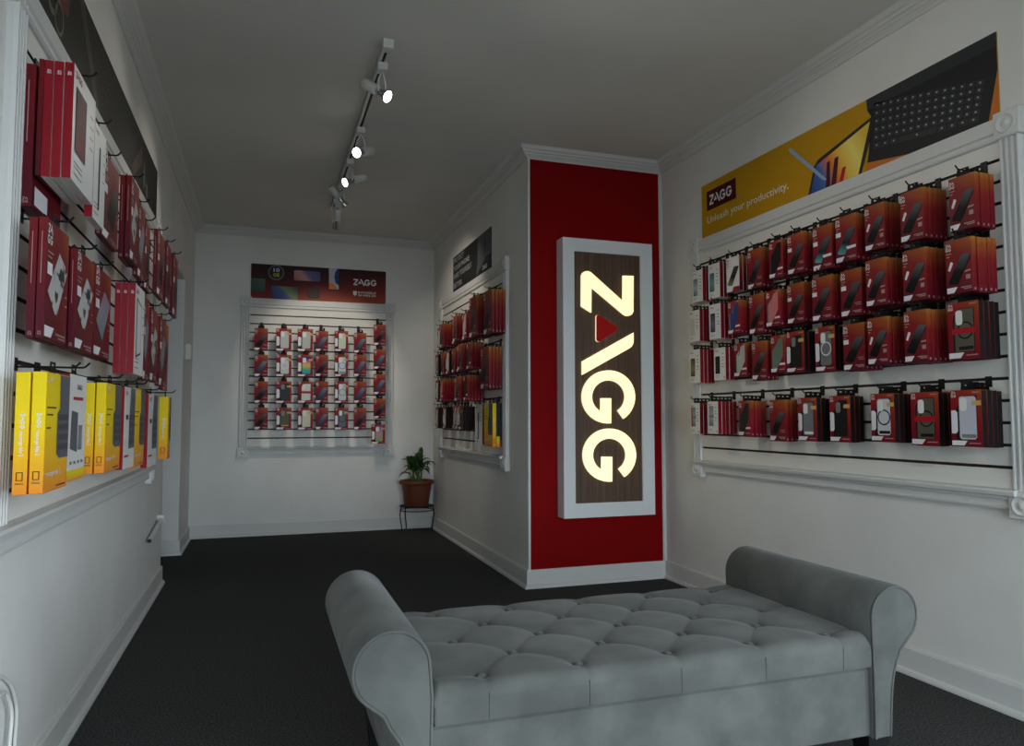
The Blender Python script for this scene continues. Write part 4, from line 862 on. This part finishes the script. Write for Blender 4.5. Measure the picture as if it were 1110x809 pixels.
        if var == '1':
            part(o, 'tablet_picture', kk, lambda m: (fl(m, [(.12, .30), (.52, .26), (.52, .64), (.16, .66)], w, h, y)), KB)
            part(o, 'tablet_picture', kk + ('b',), lambda m: (fl(m, [(.56, .28), (.80, .28), (.80, .52), (.58, .52)], w, h, y)), PH['lilac'])
            part(o, 'yellow_strip', kk, lambda m: fl(m, [(0, 0), (1, 0), (1, .10), (0, .10)], w, h, y), YBM)
            part(o, 'name_print', kk, lambda m: fl(m, [(.22, .76), (.80, .76), (.80, .79), (.22, .79)], w, h, y), REDPR)
            part(o, 'logo_print', kk, lambda m: logo_on(m, (-.06 * w, y, .86 * h), EX, EZ, w * .075), DARKP)
            bars(o, 'feature_print', kk, w, h, y, [(a, a + .12, .15) for a in (.12, .34, .56, .76)], .03, GREYP)
        else:
            part(o, 'keyboard_picture', kk, lambda m: fl(m, [(.46, .24), (1, .24), (1, .995), (.58, .995), (.46, .60)], w, h, y), KB)
            part(o, 'key_rows', kk, lambda m: [fl(m, [(.52, v), (.98, v), (.98, v + .06), (.52, v + .06)], w, h, y - E_) for v in (.30, .40, .50, .60)], mat('keyboard_rows', rgb(70, 72, 77), 0.5))
            part(o, 'black_patch', kk, lambda m: fl(m, [(.18, .60), (.36, .60), (.36, .66), (.18, .66)], w, h, y), BLACK)
            part(o, 'name_print', kk, lambda m: text_on(m, 'rugged book', (-.42 * w, y, .13 * h), EX, EZ, .011, .36 * w) if False else fl(m, [(.1, .14), (.48, .14), (.48, .165), (.1, .165)], w, h, y), REDPR)
            part(o, 'logo_print', kk, lambda m: logo_on(m, (-.40 * w, y, .90 * h), EX, EZ, w * .06), REDPR)
def spine_dress(o, kind, w, h, t, side):
    """printing on the narrow side that faces the shop front (tablet and keyboard boxes)"""
    x = side * (w / 2 + E_); o0 = lambda y, z: (x, y, z)
    ey = Vector((0, 1 if side > 0 else -1, 0))          # reading direction across the spine seen from outside
    kk = (kind, round(w, 3), round(h, 3), round(t, 3), side)
    L0 = -t if side > 0 else 0.0
    def at(a): return L0 + ey.y * a * t
    dn = Vector((0, 0, -1))
    if kind == 'yb':
        part(o, 'spine_name', kk, lambda m: (logo_on(m, (x, at(.40), .66 * h), dn, ey, t * .34), text_on(m, 'messenger folio 2', (x, at(.40), .515 * h), dn, ey, t * .30, .20 * h)), WHITEP)
        def icon(m):
            a0, a1, v0, v1 = .26, .74, .115, .185
            for p in ((a0, a1, v0, v0 + .006), (a0, a1, v1 - .006, v1), (a0, a0 + .07, v0, v1), (a1 - .07, a1, v0, v1)): poly_on(m, [(p[0] * t, p[2] * h), (p[1] * t, p[2] * h), (p[1] * t, p[3] * h), (p[0] * t, p[3] * h)], (x, L0, 0), ey, EZ)
            for v in (.095, .085): poly_on(m, [(.2 * t, v * h), (.8 * t, v * h), (.8 * t, (v + .004) * h), (.2 * t, (v + .004) * h)], (x, L0, 0), ey, EZ)
        part(o, 'spine_icon', kk, icon, DARKP)
    elif kind == 'wt':
        part(o, 'spine_logo', kk, lambda m: stacked_logo(m, (x, at(.32), .885 * h), ey, EZ, t * .24), WHITEP)
    elif kind in ('tb', 'tbo'):
        part(o, 'spine_logo', kk, lambda m: (stacked_logo(m, (x, at(.30), .025 * h), ey, EZ, t * .25)), PALETEXT)
        part(o, 'spine_line', kk, lambda m: (poly_on(m, [(.42 * t, .45 * h), (.50 * t, .45 * h), (.50 * t, .88 * h), (.42 * t, .88 * h)], (x, L0, 0), ey, EZ)), PALETEXT)
NAMEOF = {'gs': 'screen_protector_box', 'gst': 'screen_protector_box', 'gstb': 'screen_protector_box', 'gsa': 'screen_protector_box', 'gsw': 'screen_protector_box', 'big': 'tablet_protector_box',
          'sc': 'phone_case_box', 's': 'phone_case_box', 'cc': 'phone_case_box', 'ccb': 'phone_case_box', 'wb': 'accessory_box', 'wbw': 'cable_box', 'wt': 'tablet_accessory_box', 'tb': 'tablet_protector_box', 'tbo': 'tablet_protector_box',
          'yb': 'keyboard_case_box', 'wk': 'keyboard_case_box'}
LOOK = {'gs': 'red box, dark phone', 'gst': 'red box, white patch', 'gstb': 'red box, teal phone', 'gsa': 'red box, applicator print', 'gsw': 'white box, gold phone', 'big': 'tall red box',
        'sc': '%s slim case box', 's': '%s slim case box', 'cc': '%s case box', 'ccb': '%s banded case box', 'wb': 'white box, %s phone', 'wbw': 'white cable box',
        'wt': 'white tablet box', 'tb': 'large red tablet box', 'tbo': 'orange-red tablet box', 'yb': 'yellow keyboard box', 'wk': 'white keyboard box'}
REAR = {'gs': 'red box', 'gst': 'red box', 'gstb': 'red box', 'gsa': 'red box', 'gsw': 'orange-sided box', 'big': 'tall red box', 'sc': 'red case box', 's': 'red case box', 'cc': 'dark-sided box', 'ccb': 'dark-sided box',
        'wb': 'red-sided box', 'wbw': 'red-sided box', 'wt': 'red-sided tablet box', 'tb': 'red tablet box', 'tbo': 'red tablet box', 'yb': 'yellow keyboard box', 'wk': 'keyboard box'}
CASEWORD = {'greyring': 'grey ringed', 'whitering': 'white ringed', 'irid': 'shiny clear', 'army': 'olive green', 'bluering': 'blue ringed', 'clearring': 'clear ringed', 'darkring': 'dark ringed', 'lilac': 'pale lilac',
            'plain': 'pale', 'dark': 'black', 'aurora': 'purple-green'}
ORD = ['first', 'second', 'third', 'fourth', 'fifth', 'sixth', 'seventh', 'eighth', 'ninth', 'tenth', 'eleventh', 'twelfth']
SIDE = {-HP: 1, HP: -1, 0.0: 1}
def hook(wloc, rz, u, z, slot, length, label, group):
    M = Matrix.Translation(wloc) @ Matrix.Rotation(rz, 4, 'Z')
    def rod(): m = MB(); m.tube([(0, 0.004, 0), (0, -length, 0), (0, -length - 0.007, 0.002), (0, -length - 0.017, 0.013)], 0.0027, 7); return m.mesh('display_hook', BLACKM)
    def br(): m = MB(); m.box(-0.012, 0.012, -0.004, 0.0, -0.010, slot - z + 0.010); m.box(-0.012, 0.012, -0.001, 0.008, slot - z + 0.001, slot - z + 0.004); return m.mesh('bracket', BLACKM)
    o = link('display_hook', cached(('rod', round(length, 3)), rod), None, M @ Vector((u, -PT, z)), rz)
    tag(o, label, 'hook', group); link('bracket', cached(('br', round(slot - z, 3)), br), o); return o
def stack(W, kind, var, n, u, ztop, w, h, t, pitch, front, where, group, hookgroup, slot=None, jitter=0.0, tabmat=None, named=None, hu=(-99, 99)):
    """n packages hanging one behind the other on a hook; front: distance of the foremost face from the wall"""
    wloc, rz = W; side = SIDE[rz]
    M = Matrix.Translation(wloc) @ Matrix.Rotation(rz, 4, 'Z')
    if slot is None: slot = min(s for s in SLOTS if s > ztop + 0.016)
    gap = 0.018; rod = ztop + gap + 0.003
    for i in range(n):
        back = front - i * pitch - t
        zz = ztop - h - (0.0 if i == 0 else R_.uniform(0, jitter)); uu = u + (0.0 if i == 0 else R_.uniform(-0.3, 1.0) * jitter)
        o = link(NAMEOF[kind], body(kind, w, h, t, side), None, M @ Vector((uu, -back, zz)), rz)
        look = LOOK[kind]
        if '%s' in look: look = look % CASEWORD.get(var, var)
        if named: look = named
        lab = ('%s, front of %s' % (look, where)) if i == 0 else ('%s, %s back on %s' % (named or REAR[kind], ORD[i], where))
        tag(o, lab, 'package', group)
        link('hang_tab', tab_mesh(w, h, t, gap, tabmat or BLACK), o)
        if i == 0: dress(o, kind, var, w, h, t, side)
        elif kind in ('cc', 'ccb'):
            kk = (kind, 'rear', round(w, 3), round(h, 3), round(t, 3), side)
            def tray(m): m.box(-w / 2 - 0.0006, w / 2 + 0.0006, -t + 0.0013, 0.0012, 0.001, h - 0.003); m.box((w / 2 - 0.004) if side > 0 else (-w / 2 - 0.002), (w / 2 + 0.002) if side > 0 else (-w / 2 + 0.004), -t + 0.002, -t + 0.009, h * .46, h * .58)
            part(o, 'case_tray', kk, tray, [BLACK, CCM])
        if kind in ('yb', 'wt', 'tb', 'tbo'): spine_dress(o, kind, w, h, t, side)
    hook(wloc, rz, max(hu[0], min(hu[1], u)), rod, slot, front - PT + 0.008, 'black wire hook, ' + where.replace(' hook', '', 1), hookgroup)

# ---- the wall under the yellow poster (behind the bench)
RW = [
 (1, 'wb', 'blue', 3, 3.573, 1.838, 0.107, 0.18),
 (1, 'wb', 'teal', 3, 3.41, 1.844, 0.108, 0.19),
 (1, 'gsw', '', 3, 3.241, 1.846, 0.111, 0.182),
 (1, 'gs', '', 3, 3.059, 1.848, 0.113, 0.2),
 (1, 'sc', 'black', 3, 2.897, 1.853, 0.102, 0.18),
 (1, 'gst', '', 4, 2.731, 1.846, 0.112, 0.185),
 (1, 'gstb', '', 4, 2.563, 1.84, 0.115, 0.195),
 (1, 'gstb', '', 4, 2.426, 1.848, 0.115, 0.196),
 (1, 'gsa', '', 4, 2.272, 1.853, 0.101, 0.183),
 (1, 'gsa', '', 5, 2.073, 1.848, 0.104, 0.19),
 (1, 'gsa', '', 4, 1.885, 1.847, 0.101, 0.192),
 (2, 'wb', 'plain', 4, 3.574, 1.608, 0.109, 0.177),
 (2, 'wb', 'purple', 4, 3.374, 1.615, 0.108, 0.189),
 (2, 'sc', 'blue', 4, 3.204, 1.607, 0.106, 0.172),
 (2, 'gs', '', 3, 3.054, 1.619, 0.114, 0.199),
 (2, 'sc', 'pink', 3, 2.926, 1.617, 0.106, 0.175),
 (2, 'gst', '', 3, 2.768, 1.623, 0.113, 0.185),
 (2, 'gst', '', 4, 2.574, 1.617, 0.119, 0.193),
 (2, 'gst', '', 4, 2.405, 1.616, 0.115, 0.195),
 (2, 'gsa', '', 5, 2.251, 1.626, 0.102, 0.186),
 (2, 'gsa', '', 5, 2.071, 1.625, 0.103, 0.193),
 (2, 'gsa', '', 5, 1.887, 1.621, 0.102, 0.191),
 (3, 'wb', 'gold', 4, 3.575, 1.386, 0.108, 0.189),
 (3, 'wb', 'dark', 3, 3.371, 1.379, 0.106, 0.175),
 (3, 'sc', 'clear', 2, 3.222, 1.389, 0.11, 0.174),
 (3, 'gs', '', 3, 3.039, 1.381, 0.114, 0.193),
 (3, 'sc', 'green', 3, 2.898, 1.395, 0.106, 0.179),
 (3, 'cc', 'black', 3, 2.778, 1.4, 0.118, 0.189),
 (3, 'cc', 'greyring', 3, 2.589, 1.4, 0.119, 0.196),
 (3, 'gst', '', 4, 2.399, 1.389, 0.117, 0.193),
 (3, 'gsa', '', 5, 2.251, 1.394, 0.101, 0.185),
 (3, 'gsa', '', 5, 2.074, 1.397, 0.103, 0.192),
 (3, 'ccb', 'olive', 4, 1.899, 1.403, 0.12, 0.199),
 (4, 'wbw', 'red', 4, 3.581, 1.085, 0.097, 0.173),
 (4, 'wbw', 'blue', 5, 3.374, 1.089, 0.097, 0.172),
 (4, 'sc', 'black', 4, 3.133, 1.088, 0.099, 0.178),
 (4, 'gs', '', 3, 2.913, 1.087, 0.115, 0.197),
 (4, 'cc', 'grey', 3, 2.71, 1.092, 0.12, 0.195),
 (4, 'cc', 'black', 3, 2.512, 1.095, 0.117, 0.196),
 (4, 'cc', 'whitering', 4, 2.262, 1.096, 0.115, 0.187),
 (4, 'ccb', 'olive', 3, 2.09, 1.096, 0.121, 0.197),
 (4, 'cc', 'lilac', 4, 1.901, 1.097, 0.118, 0.196),
]
ROWN = {1: 'top row', 2: 'second row', 3: 'third row', 4: 'bottom row'}
cnt = {}
for r, kind, var, n, y, z, w, h in RW:
    cnt[r] = cnt.get(r, 0) + 1
    t, pitch = (0.0205, 0.0235)
    stack(WR, kind, var, n, -y, z, w, h, t, pitch, 0.032 + n * pitch, '%s hook from red panel, %s under yellow poster' % (ORD[cnt[r] - 1], ROWN[r]), 'packages under the yellow poster', 'hooks under the yellow poster', jitter=0.003)

# ---- the wall of tablet and keyboard boxes under the dark keyboard poster
LW = [
 (1, 'wt', 'maroon', 3, -0.45, 2.1, 1.863, 0.237, 0.285),
 (1, 'tb', 'sticker', 1, -0.531, 2.118, 1.85, 0.26, 0.348),
 (1, 'wt', 'thin', 1, -0.45, 2.297, 1.815, 0.15, 0.268),
 (1, 'tb', 'dark', 1, -0.455, 2.492, 1.789, 0.241, 0.256),
 (1, 'tb', 'tablet', 2, -0.45, 2.89, 1.848, 0.167, 0.293),
 (1, 'tb', 'grey', 1, -0.45, 3.056, 1.804, 0.150, 0.278),
 (1, 'tb', 'dark', 1, -0.45, 3.205, 1.771, 0.130, 0.262),
 (1, 'tb', 'dark', 1, -0.44, 3.521, 1.811, 0.213, 0.28),
 (1, 'tb', 'dark', 1, -0.44, 3.799, 1.823, 0.177, 0.292),
 (1, 'tb', 'dark', 1, -0.44, 4.084, 1.826, 0.195, 0.305),
 (2, 'tb', 'tablet', 2, -0.475, 2.004, 1.461, 0.199, 0.278),
 (2, 'tb', 'tablet', 2, -0.475, 2.295, 1.452, 0.21, 0.268),
 (2, 'tb', 'grey', 2, -0.475, 2.534, 1.455, 0.234, 0.269),
 (2, 'wt', 'outline', 3, -0.42, 2.863, 1.462, 0.203, 0.309),
 (2, 'tb', 'grey', 1, -0.45, 3.237, 1.482, 0.125, 0.33),
 (2, 'tb', 'tablet', 1, -0.45, 3.466, 1.465, 0.208, 0.308),
 (2, 'tb', 'grey', 1, -0.45, 3.751, 1.465, 0.213, 0.316),
 (2, 'tb', 'orange', 1, -0.46, 3.963, 1.463, 0.167, 0.325),
 (3, 'yb', '1', 2, -0.45, 1.946, 1.103, 0.202, 0.266),
 (3, 'wk', '1', 1, -0.465, 2.208, 1.114, 0.187, 0.273),
 (3, 'yb', '2', 2, -0.45, 2.616, 1.109, 0.251, 0.273),
 (3, 'wk', '2', 1, -0.45, 2.912, 1.11, 0.221, 0.284),
 (3, 'yb', '2', 1, -0.45, 3.142, 1.113, 0.238, 0.295),
 (3, 'wk', '2', 1, -0.45, 3.495, 1.103, 0.271, 0.306),
 (3, 'yb', '2', 1, -0.45, 4.083, 1.11, 0.109, 0.311),
]
cnt = {}
for r, kind, var, n, xf, y, z, w, h in LW:
    if var == 'sticker':
        o = link(NAMEOF['tb'], body('tb', w, h, 0.026, -1), None, (xf - 0.026, y, z - h), HP); tag(o, 'large red tablet box with white sticker, rearmost on first hook, top row under dark poster', 'package', 'boxes under the dark keyboard poster')
        dress(o, 'tb', 'sticker', w, h, 0.026, -1); spine_dress(o, 'tb', w, h, 0.026, -1)
        o = link(NAMEOF['tb'], body('tb', 0.20, 0.285, 0.011, -1), None, (-0.525, 2.082, 1.578), HP); tag(o, 'thin red tablet box between white boxes and stickered box, first hook under dark poster', 'package', 'boxes under the dark keyboard poster')
        continue
    cnt[r] = cnt.get(r, 0) + 1
    t = {'yb': 0.027, 'wt': 0.0195, 'tb': 0.017, 'wk': 0.024}[kind]; pitch = t + (0.004 if kind == 'yb' else 0.0022)
    if var == 'orange': kind = 'tbo'
    if r == 3 and cnt[r] == 7: t = 0.042
    stack(WL, kind, var, n, y, z, w, h, t, pitch, xf - XL, '%s hook from near end, %s under dark poster' % (ORD[cnt[r] - 1], {1: 'top row', 2: 'middle row', 3: 'bottom row'}[r]), 'boxes under the dark keyboard poster', 'hooks under the dark keyboard poster', jitter=0.002, hu=(2.03, 4.22))

# ---- the far end wall: one package on each hook
BW = [
 (1, 1, 'gs', 'black', -0.029, 1.766, 0.109, 0.191),
 (2, 1, 'gs', 'blue', -0.024, 1.54, 0.108, 0.185),
 (3, 1, 'gs', 'black', -0.02, 1.314, 0.108, 0.185),
 (4, 1, 'gs', 'black', -0.016, 1.092, 0.108, 0.186),
 (1, 2, 'cc', 'silver', 0.154, 1.77, 0.124, 0.194),
 (2, 2, 'cc', 'irid', 0.158, 1.544, 0.124, 0.187),
 (3, 2, 'cc', 'black', 0.162, 1.317, 0.124, 0.187),
 (4, 2, 'cc', 'army', 0.166, 1.093, 0.123, 0.188),
 (1, 3, 'cc', 'clear', 0.332, 1.773, 0.126, 0.195),
 (2, 3, 'cc', 'rainbow', 0.336, 1.549, 0.126, 0.189),
 (3, 3, 'ccb', 'white', 0.34, 1.32, 0.125, 0.188),
 (4, 3, 'cc', 'cream', 0.343, 1.093, 0.125, 0.19),
 (1, 4, 'gs', 'blue', 0.472, 1.761, 0.105, 0.18),
 (2, 4, 'gs', 'black', 0.475, 1.553, 0.105, 0.19),
 (3, 4, 'gs', 'blue', 0.478, 1.322, 0.105, 0.19),
 (4, 4, 'gs', 'blue', 0.482, 1.094, 0.105, 0.191),
 (1, 5, 'cc', 'pale', 0.637, 1.767, 0.113, 0.18),
 (2, 5, 'cc', 'bluering', 0.639, 1.558, 0.113, 0.192),
 (3, 5, 'cc', 'clearring', 0.643, 1.324, 0.113, 0.191),
 (4, 5, 'cc', 'darkring', 0.646, 1.095, 0.113, 0.193),
 (1, 6, 'gs', 'blue', 0.8, 1.756, 0.107, 0.179),
 (2, 6, 'gs', 'blue', 0.802, 1.562, 0.107, 0.194),
 (3, 6, 'gs', 'blue', 0.805, 1.327, 0.106, 0.193),
 (4, 6, 'gs', 'black', 0.807, 1.095, 0.106, 0.194),
 (1, 7, 'gs', 'black', 0.972, 1.836, 0.105, 0.187),
 (2, 7, 'gs', 'blue', 0.974, 1.615, 0.105, 0.177),
 (3, 7, 'gs', 'blue', 0.976, 1.393, 0.105, 0.182),
 (4, 7, 'gs', 'black', 0.978, 1.176, 0.104, 0.178),
 (5, 7, 'cc', 'aurora', 0.967, 0.949, 0.116, 0.174),
]
for r, c, kind, var, x, z, w, h in BW:
    stack(WB, kind, var, 1, x, z, w, h, 0.0205, 0.0235, YB - 6.55, '%s column from doorway, %s down, far end wall' % (ORD[c - 1], ORD[r - 1]), 'packages on the far end wall', 'hooks on the far end wall')

# ---- the wall under the grey phone poster
CW = [
 (1, 'big', 'black', 4, 4.560, 1.832, 0.185, 0.285), (1, 'big', 'black', 5, 4.838, 1.836, 0.185, 0.280),
 (1, 's', 'clear', 3, 5.236, 1.778, 0.115, 0.195), (1, 'gs', '', 4, 5.425, 1.780, 0.115, 0.195), (1, 'sc', 'clear', 2, 5.640, 1.785, 0.115, 0.195), (1, 'gs', '', 4, 5.860, 1.775, 0.115, 0.195), (1, 'cc', 'white', 2, 6.170, 1.780, 0.110, 0.190),
 (2, 'big', 'black', 4, 4.628, 1.467, 0.185, 0.276), (2, 'big', 'tablet', 1, 4.868, 1.458, 0.175, 0.260), (2, 'sc', 'black', 4, 5.026, 1.540, 0.110, 0.190),
 (2, 'gs', '', 5, 5.195, 1.542, 0.112, 0.190), (2, 's', 'clear', 3, 5.395, 1.545, 0.112, 0.190), (2, 'gs', '', 3, 5.560, 1.545, 0.112, 0.190), (2, 'cc', 'white', 3, 5.750, 1.548, 0.115, 0.190), (2, 'gs', '', 3, 5.930, 1.543, 0.110, 0.185), (2, 'cc', 'grey', 3, 6.140, 1.545, 0.115, 0.185),
 (3, 'sc', 'black', 5, 5.020, 1.305, 0.110, 0.180), (3, 'gs', '', 6, 5.165, 1.305, 0.112, 0.180), (3, 'sc', 'clear', 3, 5.470, 1.315, 0.112, 0.180), (3, 's', 'pink', 5, 5.760, 1.315, 0.112, 0.180), (3, 'cc', 'white', 3, 6.130, 1.325, 0.115, 0.185),
 (4, 'cc', 'black', 4, 5.240, 1.093, 0.115, 0.175), (4, 'sc', 'clear', 3, 5.430, 1.093, 0.112, 0.175), (4, 's', 'clear', 2, 5.610, 1.097, 0.112, 0.175), (4, 'cc', 'white', 3, 5.850, 1.097, 0.115, 0.178), (4, 'cc', 'cream', 3, 6.130, 1.096, 0.115, 0.180),
 (4, 'wt', 'thin', 1, 5.010, 1.099, 0.190, 0.282), (4, 'yb', 'c', 1, 4.656, 1.099, 0.195, 0.285),
]
for i, (xx, mm) in enumerate(((0.063, 'darkbox'), (0.0395, 'navybox'))):
    w, h, t = 0.195, 0.285, 0.0225
    m = MB(); m.cbox(-w / 2, w / 2, -t, 0, 0, h, 0.0014); o = m.build('keyboard_case_box', mat(mm, rgb(26, 27, 30) if i == 0 else rgb(24, 28, 42), 0.4), None, (XC - xx + t, 4.656, 1.099 - h), -HP)
    tag(o, 'dark keyboard box, %s back behind the yellow box under grey poster' % ORD[i + 1], 'package', 'packages under the grey phone poster')
    m = MB(); m.box(w / 2 - 0.001, w / 2 + E_, -t + 0.001, -0.001, 0, h * (0.16 if i else 0.24)); m.build('red_foot' if i else 'yellow_foot', BOXRED if i else YBM, o)
    link('hang_tab', tab_mesh(w, h, t, 0.018, BLACK), o)
cnt = {}
for r, kind, var, n, y, z, w, h in sorted(CW, key=lambda q: (q[0], -q[4])):
    cnt[r] = cnt.get(r, 0) + 1
    stack(WC, kind, var, n, -y, z, w, h, 0.0205 if kind != 'yb' else 0.0255, 0.0235, (0.030 + n * 0.0235) if kind != 'yb' else 0.090, '%s hook from plant, %s under grey poster' % (ORD[cnt[r] - 1], ROWN[r]), 'packages under the grey phone poster', 'hooks under the grey phone poster', jitter=0.003)
SKY, EXPO = 9.6, 0.0

# ------------------------------------------------------------------ daylight, camera, view
w = bpy.data.worlds.new('sky'); scn.world = w; w.use_nodes = True
bg = w.node_tree.nodes['Background']; bg.inputs[0].default_value = (0.76, 0.89, 1.0, 1); bg.inputs[1].default_value = SKY
pl = bpy.data.lights.new('window_portal', 'AREA'); pl.shape = 'RECTANGLE'; pl.size = WX1 - WX0; pl.size_y = WZ1 - WZ0; pl.cycles.is_portal = True
po = bpy.data.objects.new('window_portal', pl); COL.objects.link(po); po.location = ((WX0 + WX1) / 2, YF - 0.125, (WZ0 + WZ1) / 2); po.rotation_euler = (PI / 2, 0, PI)
po.rotation_euler = Vector((0, 1, 0)).to_track_quat('-Z', 'Z').to_euler()
pl2 = pl.copy(); pl2.size = SY1 - SY0; pl2.size_y = 1.9
po2 = bpy.data.objects.new('window_portal', pl2); COL.objects.link(po2); po2.location = (XR + 0.125, (SY0 + SY1) / 2, 1.1); po2.rotation_euler = Vector((-1, 0, 0)).to_track_quat('-Z', 'Z').to_euler()
yaw, pitch, roll = 0.3263, 0.0617, -0.0008
fw = Vector((math.sin(yaw) * math.cos(pitch), math.cos(yaw) * math.cos(pitch), math.sin(pitch)))
r0 = fw.cross(Vector((0, 0, 1))).normalized(); u0 = r0.cross(fw)
rt = r0 * math.cos(roll) + u0 * math.sin(roll); up = rt.cross(fw)
cd = bpy.data.cameras.new('camera'); cam = bpy.data.objects.new('camera', cd); COL.objects.link(cam)
cam.matrix_world = Matrix(((rt.x, up.x, -fw.x, 0), (rt.y, up.y, -fw.y, 0), (rt.z, up.z, -fw.z, 1.0), (0, 0, 0, 1)))
cd.sensor_fit = 'HORIZONTAL'; cd.sensor_width = 36.0; cd.lens = 36.0 * 795.68 / 1110; cd.clip_start = 0.05; cd.clip_end = 200
scn.camera = cam
scn.view_settings.view_transform = 'Standard'; scn.view_settings.look = 'None'; scn.view_settings.gamma = 1.0; scn.view_settings.use_curve_mapping = False
scn.view_settings.exposure = EXPO
scn.cycles.use_denoising = True
scn.cycles.max_bounces = 8; scn.cycles.diffuse_bounces = 5; scn.cycles.sample_clamp_indirect = 4.0
bpy.context.view_layer.update()
